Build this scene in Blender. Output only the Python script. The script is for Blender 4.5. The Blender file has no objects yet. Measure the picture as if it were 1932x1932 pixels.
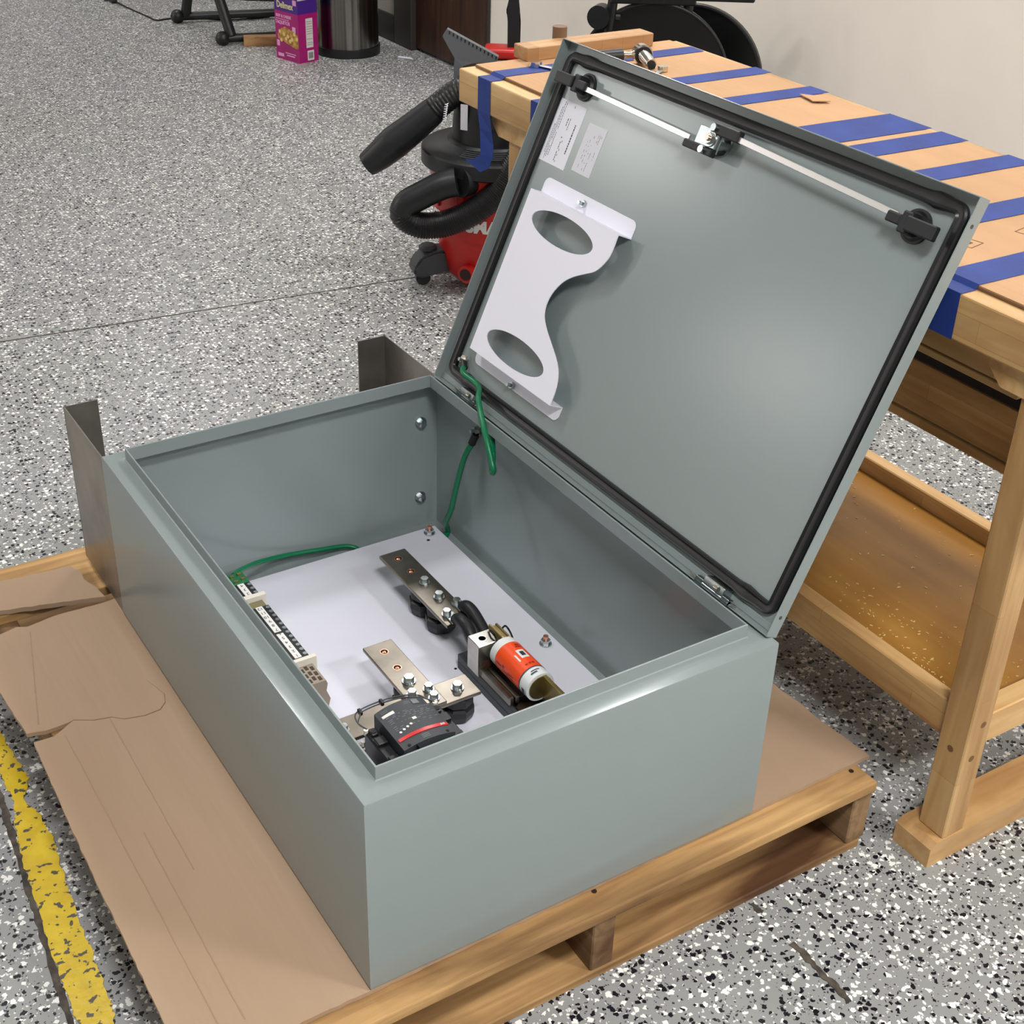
import bpy, bmesh, math, random
from mathutils import Vector, Matrix
random.seed(7)
sc = bpy.context.scene
COL = sc.collection
PI = math.pi

# ------------------------------------------------------------------ camera
cam_d = bpy.data.cameras.new('camera'); cam = bpy.data.objects.new('camera', cam_d); COL.objects.link(cam)
a, b, g = 0.9943, 0.5484, 0.0326
fw = Vector((math.cos(a)*math.cos(b), math.sin(a)*math.cos(b), -math.sin(b)))
r0 = Vector((math.sin(a), -math.cos(a), 0)); u0 = r0.cross(fw)
rr = r0*math.cos(g) + u0*math.sin(g); uu = -r0*math.sin(g) + u0*math.cos(g)
M = Matrix((rr, uu, -fw)).transposed().to_4x4(); M.translation = Vector((-.499, -1.0504, 1.5341))
cam.matrix_world = M
cam_d.sensor_width = 36.0; cam_d.lens = 2634.0/1932.0*36.0; cam_d.clip_start = .05; cam_d.clip_end = 100
sc.camera = cam
# ------------------------------------------------------------------ world, exposure
sc.view_settings.view_transform = 'Standard'; sc.view_settings.look = 'None'
sc.view_settings.gamma = 1; sc.view_settings.use_curve_mapping = False
sc.view_settings.exposure = 1.0
w = bpy.data.worlds.new('world'); sc.world = w; w.use_nodes = True
w.node_tree.nodes['Background'].inputs[0].default_value = (.8, .85, 1, 1)
w.node_tree.nodes['Background'].inputs[1].default_value = 0.02
sc.cycles.use_denoising = True
sc.cycles.max_bounces = 8; sc.cycles.diffuse_bounces = 4; sc.cycles.glossy_bounces = 4
sc.cycles.sample_clamp_indirect = 6

# ------------------------------------------------------------------ ceiling lamps (area lamps of the LED troffers, plus added fill on the right)
CEIL = 2.78
def lamp(x, y, sx, sy, watts, col=(1, .982, .972)):
    l = bpy.data.lights.new('ceiling_and_fill_lamp', 'AREA'); l.shape = 'RECTANGLE'; l.size = sx; l.size_y = sy
    l.energy = watts; l.color = col
    o = bpy.data.objects.new('ceiling_and_fill_lamp', l); COL.objects.link(o); o.location = (x, y, CEIL-.035)
    return o
LAMPS = []
for lx, ly, p in ((-.15, -1.2, 27), (-.15, 1.8, 10), (-.15, 4.8, 3), (-.15, 7.8, 14), (-3.7, 6.4, 45), (-7.1, 6.9, 70), (-3.7, 1.8, 6),
                  (-.15, -4.2, 22), (1.9, -2.2, 36), (1.95, 1.0, 14), (2.1, 3.1, 15), (-3.7, -1.2, 8), (1.9, 6.3, 12)):  # lamps on the right are added fill for wall, bench and vacuum
    LAMPS.append((lx, ly)); lamp(lx, ly, .62, .32, p)

# ------------------------------------------------------------------ helpers
def lin(c):
    return tuple((v/12.92 if v <= .04045 else ((v+.055)/1.055)**2.4) for v in (x/255. for x in c)) + (1.,)
def mat(name, c, rough=.5, metal=0., var=0., vscale=8., bump=0., bscale=200., coat=0., spec=.5, c2=None, stretch=None):
    m = bpy.data.materials.new(name); m.use_nodes = True; nt = m.node_tree; N = nt.nodes; L = nt.links
    p = N['Principled BSDF']
    p.inputs['Base Color'].default_value = lin(c); p.inputs['Roughness'].default_value = rough
    p.inputs['Metallic'].default_value = metal; p.inputs['Specular IOR Level'].default_value = spec
    if coat: p.inputs['Coat Weight'].default_value = coat; p.inputs['Coat Roughness'].default_value = .15
    tc = N.new('ShaderNodeTexCoord'); vec = tc.outputs['Object']
    if stretch:
        mp = N.new('ShaderNodeMapping'); mp.inputs['Scale'].default_value = stretch; L.new(vec, mp.inputs[0]); vec = mp.outputs[0]
    if var or c2:
        n = N.new('ShaderNodeTexNoise'); n.inputs['Scale'].default_value = vscale; n.inputs['Detail'].default_value = 5
        L.new(vec, n.inputs['Vector'])
        mx = N.new('ShaderNodeMix'); mx.data_type = 'RGBA'
        k = c2 if c2 else tuple(max(0, v*(1-var)) for v in c)
        mx.inputs['A'].default_value = lin(c); mx.inputs['B'].default_value = lin(k)
        rm = N.new('ShaderNodeMapRange'); rm.inputs[1].default_value = .35; rm.inputs[2].default_value = .68
        L.new(n.outputs['Fac'], rm.inputs[0]); L.new(rm.outputs[0], mx.inputs['Factor'])
        L.new(mx.outputs['Result'], p.inputs['Base Color'])
    if bump:
        n2 = N.new('ShaderNodeTexNoise'); n2.inputs['Scale'].default_value = bscale; n2.inputs['Detail'].default_value = 2
        L.new(vec, n2.inputs['Vector'])
        bp = N.new('ShaderNodeBump'); bp.inputs['Strength'].default_value = bump; bp.inputs['Distance'].default_value = .001
        L.new(n2.outputs['Fac'], bp.inputs['Height']); L.new(bp.outputs[0], p.inputs['Normal'])
    return m
def wood(name, c1, c2, axis, rough=.55, blocks=None, stain=None, scale=1.):
    "plank wood, grain along axis"
    m = bpy.data.materials.new(name); m.use_nodes = True; nt = m.node_tree; N = nt.nodes; L = nt.links
    p = N['Principled BSDF']; p.inputs['Roughness'].default_value = rough
    tc = N.new('ShaderNodeTexCoord')
    def noise(sc3, s, det, lo, hi, dist=0):
        mp = N.new('ShaderNodeMapping'); mp.inputs['Scale'].default_value = sc3
        L.new(tc.outputs['Object'], mp.inputs[0])
        n = N.new('ShaderNodeTexNoise'); n.inputs['Scale'].default_value = s; n.inputs['Detail'].default_value = det
        n.inputs['Distortion'].default_value = dist
        L.new(mp.outputs[0], n.inputs['Vector'])
        r = N.new('ShaderNodeMapRange'); r.inputs[1].default_value = lo; r.inputs[2].default_value = hi
        L.new(n.outputs['Fac'], r.inputs[0]); return r.outputs[0]
    st = [1., 1., 1.]; st[axis] = .08
    g1 = noise(st, 45*scale, 6, .3, .7, .6)
    mx = N.new('ShaderNodeMix'); mx.data_type = 'RGBA'; mx.inputs['A'].default_value = lin(c1); mx.inputs['B'].default_value = lin(c2)
    L.new(g1, mx.inputs['Factor']); out = mx.outputs['Result']
    st2 = [1., 1., 1.]; st2[axis] = .25
    g2 = noise(st2, 9*scale, 4, .42, .68, .4)
    m2 = N.new('ShaderNodeMix'); m2.data_type = 'RGBA'; m2.blend_type = 'MULTIPLY'
    m2.inputs['B'].default_value = lin(stain or (205, 190, 175))
    L.new(g2, m2.inputs['Factor']); L.new(out, m2.inputs['A']); out = m2.outputs['Result']
    if blocks:   # laminated blocks (length, width) with slightly different tones
        bl, bw, u, v = blocks
        sp = N.new('ShaderNodeSeparateXYZ'); L.new(tc.outputs['Object'], sp.inputs[0])
        cb = N.new('ShaderNodeCombineXYZ'); L.new(sp.outputs[u], cb.inputs[0]); L.new(sp.outputs[v], cb.inputs[1])
        br = N.new('ShaderNodeTexBrick'); L.new(cb.outputs[0], br.inputs['Vector'])
        br.inputs['Scale'].default_value = 1; br.inputs['Brick Width'].default_value = bl; br.inputs['Row Height'].default_value = bw
        br.inputs['Mortar Size'].default_value = .0004; br.inputs['Color1'].default_value = (1, 1, 1, 1)
        br.inputs['Color2'].default_value = (.74, .70, .66, 1); br.inputs['Mortar'].default_value = (.6, .5, .4, 1)
        m3 = N.new('ShaderNodeMix'); m3.data_type = 'RGBA'; m3.blend_type = 'MULTIPLY'; m3.inputs['Factor'].default_value = .8
        L.new(out, m3.inputs['A']); L.new(br.outputs['Color'], m3.inputs['B']); out = m3.outputs['Result']
    L.new(out, p.inputs['Base Color'])
    bp = N.new('ShaderNodeBump'); bp.inputs['Strength'].default_value = .25; bp.inputs['Distance'].default_value = .001
    L.new(g1, bp.inputs['Height']); L.new(bp.outputs[0], p.inputs['Normal'])
    return m

class MB:
    def __init__(s): s.bm = bmesh.new(); s.T = None
    def _m(s, vs, M=None):
        if M is not None: bmesh.ops.transform(s.bm, matrix=M, verts=vs)
        return vs
    def box(s, x0, x1, y0, y1, z0, z1, bev=0, M=None, seg=1):
        r = bmesh.ops.create_cube(s.bm, size=1); vs = r['verts']
        bmesh.ops.scale(s.bm, vec=(x1-x0, y1-y0, z1-z0), verts=vs)
        bmesh.ops.translate(s.bm, vec=((x0+x1)/2, (y0+y1)/2, (z0+z1)/2), verts=vs)
        if bev:
            es = list({e for v in vs for e in v.link_edges})
            rb = bmesh.ops.bevel(s.bm, geom=es, offset=bev, segments=seg, profile=.5, affect='EDGES')
            vs = list({v for f in rb['faces'] for v in f.verts})
        s._m(vs, M); return s
    def cyl(s, p0, p1, r, r1=None, n=16, caps=True):
        p0, p1 = Vector(p0), Vector(p1); d = p1-p0
        q = d.to_track_quat('Z', 'Y').to_matrix().to_4x4(); q.translation = (p0+p1)/2
        bmesh.ops.create_cone(s.bm, cap_ends=caps, segments=n, radius1=r, radius2=r if r1 is None else r1, depth=d.length, matrix=q); return s
    def sphere(s, c, r, sx=1, sy=1, sz=1, n=12):
        bmesh.ops.create_uvsphere(s.bm, u_segments=n, v_segments=max(6, n//2+2), radius=r, matrix=Matrix.Translation(c) @ Matrix.Diagonal((sx, sy, sz, 1))); return s
    def tube(s, pts, rad, n=10, smooth=8, rib=0, ribn=0, caps=True):
        P = [Vector(p) for p in pts]; R = rad if isinstance(rad, (list, tuple)) else [rad]*len(P)
        Q, QR = [], []
        if smooth and len(P) > 2:
            for i in range(len(P)-1):
                p0 = P[max(i-1, 0)]; p1 = P[i]; p2 = P[i+1]; p3 = P[min(i+2, len(P)-1)]
                for k in range(smooth):
                    t = k/smooth
                    Q.append(.5*((2*p1)+(-p0+p2)*t+(2*p0-5*p1+4*p2-p3)*t*t+(-p0+3*p1-3*p2+p3)*t**3)); QR.append(R[i]*(1-t)+R[i+1]*t)
            Q.append(P[-1]); QR.append(R[-1])
        else: Q, QR = P, list(R)
        if rib:   # corrugated hose: resample by arc length
            L = [0]
            for i in range(1, len(Q)): L.append(L[-1]+(Q[i]-Q[i-1]).length)
            tot = L[-1]; m = ribn*4; A, B = [], []; j = 0
            for k in range(m+1):
                t = tot*k/m
                while j < len(L)-2 and L[j+1] < t: j += 1
                f = (t-L[j])/max(L[j+1]-L[j], 1e-9)
                A.append(Q[j].lerp(Q[j+1], f)); B.append((QR[j]*(1-f)+QR[j+1]*f)+(rib if k % 4 in (0, 1) else 0))
            Q, QR = A, B
        rings = []; up = None
        for i, p in enumerate(Q):
            t = (Q[min(i+1, len(Q)-1)]-Q[max(i-1, 0)]).normalized()
            if up is None: up = t.orthogonal().normalized()
            up = (up - t*up.dot(t)).normalized(); v = t.cross(up)
            rings.append([s.bm.verts.new(p + (up*math.cos(2*PI*k/n)+v*math.sin(2*PI*k/n))*QR[i]) for k in range(n)])
        for A, B in zip(rings, rings[1:]):
            for k in range(n): s.bm.faces.new((A[k], A[(k+1) % n], B[(k+1) % n], B[k]))
        if caps: s.bm.faces.new(rings[0]); s.bm.faces.new(rings[-1])
        return s
    def prism(s, poly, z0, z1, M=None):
        n = len(poly)
        lo = [s.bm.verts.new((p[0], p[1], z0)) for p in poly]; hi = [s.bm.verts.new((p[0], p[1], z1)) for p in poly]
        s.bm.faces.new(lo); s.bm.faces.new(hi)
        for k in range(n): s.bm.faces.new((lo[k], lo[(k+1) % n], hi[(k+1) % n], hi[k]))
        s._m(lo+hi, M); return s
    def lathe(s, prof, c, n=40, M=None):
        rings = []; allv = []
        for r, z in prof:
            ring = [s.bm.verts.new((c[0]+r*math.cos(2*PI*k/n), c[1]+r*math.sin(2*PI*k/n), c[2]+z)) for k in range(n)]; rings.append(ring); allv += ring
        for A, B in zip(rings, rings[1:]):
            for k in range(n): s.bm.faces.new((A[k], A[(k+1) % n], B[(k+1) % n], B[k]))
        s.bm.faces.new(rings[0]); s.bm.faces.new(rings[-1])
        s._m(allv, M); return s
    def strip(s, L, R, th=.0006, nrm=(0, 0, 1)):
        "ribbon between two point lists with a little thickness"
        nv = Vector(nrm)*th
        a_ = [s.bm.verts.new(p) for p in L]; b_ = [s.bm.verts.new(p) for p in R]
        c_ = [s.bm.verts.new(Vector(p)+nv) for p in L]; d_ = [s.bm.verts.new(Vector(p)+nv) for p in R]
        for i in range(len(L)-1):
            s.bm.faces.new((a_[i], a_[i+1], b_[i+1], b_[i])); s.bm.faces.new((c_[i], d_[i], d_[i+1], c_[i+1]))
            s.bm.faces.new((a_[i], c_[i], c_[i+1], a_[i+1])); s.bm.faces.new((b_[i], b_[i+1], d_[i+1], d_[i]))
        s.bm.faces.new((a_[0], b_[0], d_[0], c_[0])); s.bm.faces.new((a_[-1], c_[-1], d_[-1], b_[-1])); return s
    def hexbolt(s, p, axis, r=.007, h=.006, washer=True, stud=0):
        p = Vector(p); ax = Vector(axis).normalized()
        if washer: s.cyl(p, p+ax*.0018, r*1.45, n=20)
        s.cyl(p+ax*.0018, p+ax*(h+.0018), r*1.12, n=6); s.cyl(p+ax*(h+.0018), p+ax*(h+.003), r*.95, r*.7, n=12)
        if stud: s.cyl(p+ax*h, p+ax*(h+stud), r*.55, n=10)
        return s
    def build(s, name, m, parent=None, xf=None, smooth=False, loc=None):
        if xf is not None: bmesh.ops.transform(s.bm, matrix=xf, verts=s.bm.verts)
        bmesh.ops.recalc_face_normals(s.bm, faces=s.bm.faces)
        if smooth:
            for f in s.bm.faces: f.smooth = True
            for e in s.bm.edges:
                if len(e.link_faces) == 2 and e.calc_face_angle(0) > math.radians(34): e.smooth = False
        me = bpy.data.meshes.new(name); s.bm.to_mesh(me); s.bm.free()
        for q in (m if isinstance(m, (list, tuple)) else [m]): me.materials.append(q)
        o = bpy.data.objects.new(name, me); COL.objects.link(o)
        if loc is not None:      # put origin at loc
            me.transform(Matrix.Translation(-Vector(loc))); o.location = loc
        if parent is not None:
            o.parent = parent; base = parent
            off = Vector((0, 0, 0))
            while base is not None: off += base.location; base = base.parent
            if loc is None: o.location = -off
            else: o.location = Vector(loc)-off
        return o
def tag(o, label=None, cat=None, group=None, kind=None):
    if label: o['label'] = label
    if cat: o['category'] = cat
    if group: o['group'] = group
    if kind: o['kind'] = kind
    return o
def thing(name, label, cat, loc, group=None):
    o = bpy.data.objects.new(name, None); COL.objects.link(o); o.location = loc; o.empty_display_size = .05
    return tag(o, label, cat, group)
def struct(o): o['kind'] = 'structure'; return o
def text(name, body, size, m, parent, M, ext=.0002, sx=1., off=0.):
    cu = bpy.data.curves.new(name, 'FONT'); cu.body = body; cu.size = size; cu.extrude = ext; cu.align_x = 'CENTER'; cu.align_y = 'CENTER'
    cu.resolution_u = 3; cu.offset = off
    t = bpy.data.objects.new('tmp', cu); COL.objects.link(t)
    dg = bpy.context.evaluated_depsgraph_get(); me = bpy.data.meshes.new_from_object(t.evaluated_get(dg)); bpy.data.objects.remove(t)
    me.transform(M @ Matrix.Diagonal((sx, 1, 1, 1))); me.materials.clear(); me.materials.append(m); me.name = name
    o = bpy.data.objects.new(name, me); COL.objects.link(o)
    if parent is not None:
        o.parent = parent; base = parent; off = Vector((0, 0, 0))
        while base is not None: off += base.location; base = base.parent
        o.location = -off
    return o
def frame(o, x, y, z=None):
    "matrix from origin and x,y axes"
    x = Vector(x).normalized(); y = Vector(y).normalized(); z = x.cross(y)
    Mx = Matrix((x, y, z)).transposed().to_4x4(); Mx.translation = Vector(o); return Mx

SPLIT = {'pink_print', 'red_print', 'nail', 'corner_slot', 'rib', 'facts_panel', 'bolt_hole', 'panel_rail', 'panel_hole', 'edge_hole', 'rod_clamp', 'clamp_rivet', 'gold_tab', 'blade_jaw', 'spring_clip', 'white_terminal_screw', 'hanger', 'hinge_pin', 'contact_strap', 'caster', 'stacked_link', 'screw_port', 'white_print', 'cross_bar'}
# ------------------------------------------------------------------ materials
GREY = mat('grey_powder_coat', (138, 149, 149), .21, bump=.05, bscale=900, var=.02, vscale=3)
PANELW = mat('white_panel_paint', (217, 218, 230), .48, bump=.03, bscale=700)
WHITE = mat('white_powder_coat', (240, 240, 252), .48, bump=.03, bscale=700)
RUBBER = mat('black_gasket_rubber', (26, 26, 28), .38)
BLKPL = mat('black_plastic', (25, 26, 29), .42, bump=.05)
DKPL = mat('charcoal_plastic', (58, 61, 65), .5, bump=.05)
ZINC = mat('zinc_plated_steel', (196, 204, 206), .27, 1., var=.12, vscale=60)
TIN = mat('tinned_copper_bar', (148, 141, 130), .32, 1., var=.14, vscale=25)
COPPER = mat('copper_thread', (226, 168, 140), .3, 1.)
ALU = mat('aluminium_rod', (225, 222, 220), .3, .8)
MILL = mat('raw_sheet_steel', (150, 144, 138), .34, .7, c2=(116, 111, 106), vscale=9)
PAPER = mat('label_paper', (232, 233, 242), .45)
PAPER2 = mat('silver_label', (206, 206, 214), .3)
INK = mat('black_ink', (45, 45, 60), .6)
GREENW = mat('green_wire', (0, 112, 72), .32)
GREENT = mat('green_terminal', (22, 108, 66), .45)
BEIGE = mat('beige_plastic', (150, 138, 122), .5)
CREAM = mat('cream_plastic', (222, 218, 205), .45)
BRASS = mat('fuse_brass', (178, 160, 105), .3, .9, var=.15, vscale=40)
FUSEW = mat('fuse_white', (226, 230, 228), .35)
ORANGE = mat('fuse_orange', (240, 78, 22), .35)
NAVY = mat('navy_ink', (60, 62, 88), .5)
REDINK = mat('red_ink', (150, 20, 8), .5)
WHINK = mat('white_print', (225, 225, 222), .5)
GREYINK = mat('pale_grey_print', (120, 126, 126), .5)
REDST = mat('red_stripe', (205, 48, 50), .3)
VRED = mat('red_tank_plastic', (196, 28, 20), .38, var=.12, vscale=6, bump=.04, bscale=300)
TAPE = mat('blue_painters_tape', (17, 46, 120), .65, c2=(26, 58, 136), vscale=14, bump=.3, bscale=120)
STEEL = mat('stainless_glint_streaks', (170, 167, 163), .2, 1., c2=(88, 85, 82), vscale=1, stretch=(45, 45, .2))  # streaks in the colour stand in for reflected highlights
CHROME = mat('chrome', (220, 215, 205), .12, 1.)
DRKBR = mat('dark_bronze_paint', (52, 48, 44), .5)
WALLM = mat('beige_wall_paint', (238, 230, 219), .6, c2=(230, 222, 212), vscale=2.2, bump=.05, bscale=80)
CEILM = mat('ceiling_tile', (215, 212, 205), .8)
LIT = mat('lamp_frame_white', (235, 235, 235), .5)

PW = (208, 168, 112); PW2 = (160, 122, 76)
PAL_X = wood('pallet_wood_across', PW, PW2, 0, .75, stain=(118, 98, 80)); PAL_Y = wood('pallet_stringer_wood', (160, 130, 94), (112, 86, 58), 1, .8, stain=(165, 145, 125))
BW = (224, 188, 134); BW2 = (202, 160, 104)
BEN_Y = wood('bench_wood_long', BW, BW2, 1, .45, blocks=(.34, .045, 1, 0)); BEN_X = wood('bench_wood_cross', BW, BW2, 0, .45)
BEN_Z = wood('bench_wood_upright', BW, BW2, 2, .45, blocks=(.3, .021, 2, 0)); BEN_S = wood('bench_wood_side', BW, BW2, 1, .45, blocks=(.4, .03, 1, 2))
PLY = wood('shelf_plywood', (190, 142, 66), (170, 120, 50), 1, .35, scale=.4)
DOORW = wood('dark_walnut_veneer', (74, 48, 32), (50, 31, 21), 2, .45)
BLOCKW = wood('scrap_wood', (200, 160, 110), (165, 122, 78), 0, .6)

def cardboard(name, c1, c2, ax=1):
    m = mat(name, c1, .7, c2=c2, vscale=5, stretch=(1, .35, 1) if ax == 1 else (.35, 1, 1), spec=.3)
    N = m.node_tree.nodes; L = m.node_tree.links; p = N['Principled BSDF']
    tc = N.new('ShaderNodeTexCoord')
    wv = N.new('ShaderNodeTexWave'); wv.bands_direction = 'X'; wv.inputs['Scale'].default_value = 22; wv.inputs['Distortion'].default_value = .6
    wv.inputs['Detail'].default_value = 1; wv.inputs['Detail Scale'].default_value = .3
    L.new(tc.outputs['Object'], wv.inputs['Vector'])
    b1 = N.new('ShaderNodeBump'); b1.inputs['Strength'].default_value = .10; b1.inputs['Distance'].default_value = .001; L.new(wv.outputs['Fac'], b1.inputs['Height'])
    mp = N.new('ShaderNodeMapping'); mp.inputs['Scale'].default_value = (9, 1.1, 1); L.new(tc.outputs['Object'], mp.inputs[0])
    n = N.new('ShaderNodeTexNoise'); n.inputs['Scale'].default_value = 2.2; n.inputs['Detail'].default_value = 3; L.new(mp.outputs[0], n.inputs['Vector'])
    b2 = N.new('ShaderNodeBump'); b2.inputs['Strength'].default_value = .8; b2.inputs['Distance'].default_value = .006
    L.new(n.outputs['Fac'], b2.inputs['Height']); L.new(b1.outputs[0], b2.inputs['Normal']); L.new(b2.outputs[0], p.inputs['Normal'])
    return m
CARD = cardboard('brown_cardboard', (176, 150, 125), (168, 142, 117)); CARDB = cardboard('bench_cardboard', (196, 156, 116), (180, 142, 104))
CARDE = mat('cardboard_core', (120, 92, 62), .8)

def floor_material():
    m = bpy.data.materials.new('flake_epoxy_floor'); m.use_nodes = True; nt = m.node_tree; N = nt.nodes; L = nt.links
    p = N['Principled BSDF']; p.inputs['Roughness'].default_value = .36; p.inputs['Specular IOR Level'].default_value = .3
    tc = N.new('ShaderNodeTexCoord'); vec = tc.outputs['Object']
    base = N.new('ShaderNodeTexNoise'); base.inputs['Scale'].default_value = 1.3; base.inputs['Detail'].default_value = 2; L.new(vec, base.inputs['Vector'])
    mb = N.new('ShaderNodeMix'); mb.data_type = 'RGBA'; mb.inputs['A'].default_value = lin((153, 153, 158)); mb.inputs['B'].default_value = lin((148, 152, 145))
    L.new(base.outputs['Fac'], mb.inputs['Factor']); out = mb.outputs['Result']
    dn = N.new('ShaderNodeTexNoise'); dn.inputs['Scale'].default_value = 160; dn.inputs['Detail'].default_value = 1; L.new(vec, dn.inputs['Vector'])
    dd = N.new('ShaderNodeVectorMath'); dd.operation = 'MULTIPLY_ADD'; dd.inputs[1].default_value = (.009, .009, .009)
    L.new(dn.outputs['Color'], dd.inputs[0]); L.new(vec, dd.inputs[2])
    def layer(scale, size, lo, hi, col, prev, off):
        mp = N.new('ShaderNodeMapping'); mp.inputs['Location'].default_value = off; L.new(dd.outputs[0], mp.inputs[0])
        v = N.new('ShaderNodeTexVoronoi'); v.voronoi_dimensions = '2D'; v.inputs['Scale'].default_value = scale; L.new(mp.outputs[0], v.inputs['Vector'])
        sp = N.new('ShaderNodeSeparateColor'); L.new(v.outputs['Color'], sp.inputs[0])
        g1 = N.new('ShaderNodeMath'); g1.operation = 'GREATER_THAN'; L.new(sp.outputs[0], g1.inputs[0]); g1.inputs[1].default_value = lo
        g2 = N.new('ShaderNodeMath'); g2.operation = 'LESS_THAN'; L.new(sp.outputs[0], g2.inputs[0]); g2.inputs[1].default_value = hi
        sz = N.new('ShaderNodeMath'); sz.operation = 'MULTIPLY_ADD'; L.new(sp.outputs[1], sz.inputs[0]); sz.inputs[1].default_value = size*.7; sz.inputs[2].default_value = size*.55
        d = N.new('ShaderNodeMath'); d.operation = 'LESS_THAN'; L.new(v.outputs['Distance'], d.inputs[0]); L.new(sz.outputs[0], d.inputs[1])
        m1 = N.new('ShaderNodeMath'); m1.operation = 'MULTIPLY'; L.new(g1.outputs[0], m1.inputs[0]); L.new(g2.outputs[0], m1.inputs[1])
        m2 = N.new('ShaderNodeMath'); m2.operation = 'MULTIPLY'; L.new(m1.outputs[0], m2.inputs[0]); L.new(d.outputs[0], m2.inputs[1])
        mx = N.new('ShaderNodeMix'); mx.data_type = 'RGBA'; mx.inputs['B'].default_value = lin(col); L.new(m2.outputs[0], mx.inputs['Factor']); L.new(prev, mx.inputs['A'])
        return mx.outputs['Result']
    out = layer(230, .36, 0, .15, (225, 225, 224), out, (.3, .7, 0))
    out = layer(260, .36, .86, 1, (60, 58, 66), out, (.9, .1, 0))
    out = layer(108, .40, 0, .27, (244, 244, 240), out, (0, 0, 0))
    out = layer(112, .40, .76, 1, (26, 25, 32), out, (.13, .37, 0))
    L.new(out, p.inputs['Base Color'])
    bn = N.new('ShaderNodeTexNoise'); bn.inputs['Scale'].default_value = 60; L.new(vec, bn.inputs['Vector'])
    bp = N.new('ShaderNodeBump'); bp.inputs['Strength'].default_value = .12; bp.inputs['Distance'].default_value = .002
    L.new(bn.outputs['Fac'], bp.inputs['Height']); L.new(bp.outputs[0], p.inputs['Normal'])
    return m
FLOOR = floor_material()
def yellow_material():
    m = mat('worn_yellow_paint', (226, 196, 40), .35, c2=(208, 176, 30), vscale=30, bump=.5, bscale=90)
    N = m.node_tree.nodes; L = m.node_tree.links; p = N['Principled BSDF']; src = p.inputs['Base Color'].links[0].from_socket
    tc = N.new('ShaderNodeTexCoord'); v = N.new('ShaderNodeTexNoise'); v.inputs['Scale'].default_value = 85; v.inputs['Detail'].default_value = 2
    L.new(tc.outputs['Object'], v.inputs['Vector'])
    r = N.new('ShaderNodeMapRange'); r.inputs[1].default_value = .60; r.inputs[2].default_value = .63; L.new(v.outputs['Fac'], r.inputs[0])
    mx = N.new('ShaderNodeMix'); mx.data_type = 'RGBA'; mx.inputs['B'].default_value = lin((84, 78, 62)); L.new(src, mx.inputs['A']); L.new(r.outputs[0], mx.inputs['Factor'])
    L.new(mx.outputs['Result'], p.inputs['Base Color']); return m
YELLOW = yellow_material()
GROOVE = mat('dirty_groove', (94, 86, 76), .8, var=.5, vscale=60)

# ------------------------------------------------------------------ setting
XW = 2.62
mb = MB(); mb.box(-9, XW+.2, -7, 11, -.1, 0); struct(mb.build('floor', FLOOR))
mb = MB(); mb.box(-9, XW+.2, -7, 11, CEIL, CEIL+.1); struct(mb.build('ceiling', CEILM))
mb = MB(); mb.box(XW, XW+.12, -7, 4.03, 0, CEIL); struct(mb.build('wall_right', WALLM))
mb = MB(); mb.box(XW, XW+.12, 4.855, 11, 0, CEIL); mb.box(XW, XW+.12, 4.03, 4.855, 2.2, CEIL)
struct(mb.build('wall_right_far', mat('taupe_wall_paint', (150, 144, 136), .6, bump=.04)))
mb = MB(); mb.box(-9, XW, 10.9, 11, 0, CEIL); struct(mb.build('wall_back', WALLM))
mb = MB(); mb.box(-9.1, -9, -7, 11, 0, CEIL); struct(mb.build('wall_left', WALLM))
mb = MB(); mb.box(-9, XW, -7.1, -7, 0, CEIL); struct(mb.build('wall_front', WALLM))
mb = MB(); mb.box(XW-.012, XW, 4.86, 10.9, 0, .12, .002); struct(mb.build('baseboard_right', mat('black_vinyl_base', (22, 21, 21), .45)))
mb = MB(); mb.box(XW-.012, XW, -7, 4.02, 0, .10, .002); struct(mb.build('baseboard_right_near', mat('black_vinyl_base_near', (24, 22, 22), .45)))
mb = MB(); mb.box(XW+.01, XW+.05, 4.045, 4.69, .012, 2.08, .002)
d_ = struct(mb.build('door_1', DOORW))
mb = MB(); mb.box(XW-.015, XW+.1, 4.69, 4.855, 0, 2.2, .003); mb.box(XW-.006, XW+.1, 4.03, 4.045, 0, 2.2); mb.box(XW-.015, XW+.1, 4.045, 4.69, 2.08, 2.2)
struct(mb.build('trim_1', DRKBR))
for i, (lx, ly) in enumerate(LAMPS):
    mb = MB(); x0, x1, y0, y1 = lx-.34, lx+.34, ly-.19, ly+.19
    for q in ((x0, x1, y0, y0+.024), (x0, x1, y1-.024, y1), (x0, x0+.024, y0+.024, y1-.024), (x1-.024, x1, y0+.024, y1-.024)): mb.box(*q, CEIL-.04, CEIL)
    o = mb.build('lamp_trim', LIT); struct(o)  # the added fill lamps on the right get frames too
# floor joints and the worn stripe
def fstrip(name, L, R, z, th, m, kind=True):
    mb = MB(); mb.strip([(x, y, z) for x, y in L], [(x, y, z) for x, y in R], th); o = mb.build(name, m)
    return struct(o) if kind else o
def line_strip(p0, p1, wdt, n=40, jit=.3):
    p0, p1 = Vector(p0), Vector(p1); d = (p1-p0).normalized(); nn = Vector((-d.y, d.x))
    L, R = [], []
    for i in range(n+1):
        q = p0.lerp(p1, i/n)
        L.append(tuple(q+nn*wdt/2*(1+random.uniform(-jit, jit)))); R.append(tuple(q-nn*wdt/2*(1+random.uniform(-jit, jit))))
    return L, R
L_, R_ = line_strip((-2.5, 2.68), (XW, 2.165), .005, 60); fstrip('trim_2', L_, R_, .0002, .0006, GROOVE)
L_, R_ = line_strip((-.185, 2.0), (-.394, -.9), .0095, 200, .4); fstrip('trim_3', L_, R_, .0002, .0012, GROOVE)
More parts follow.
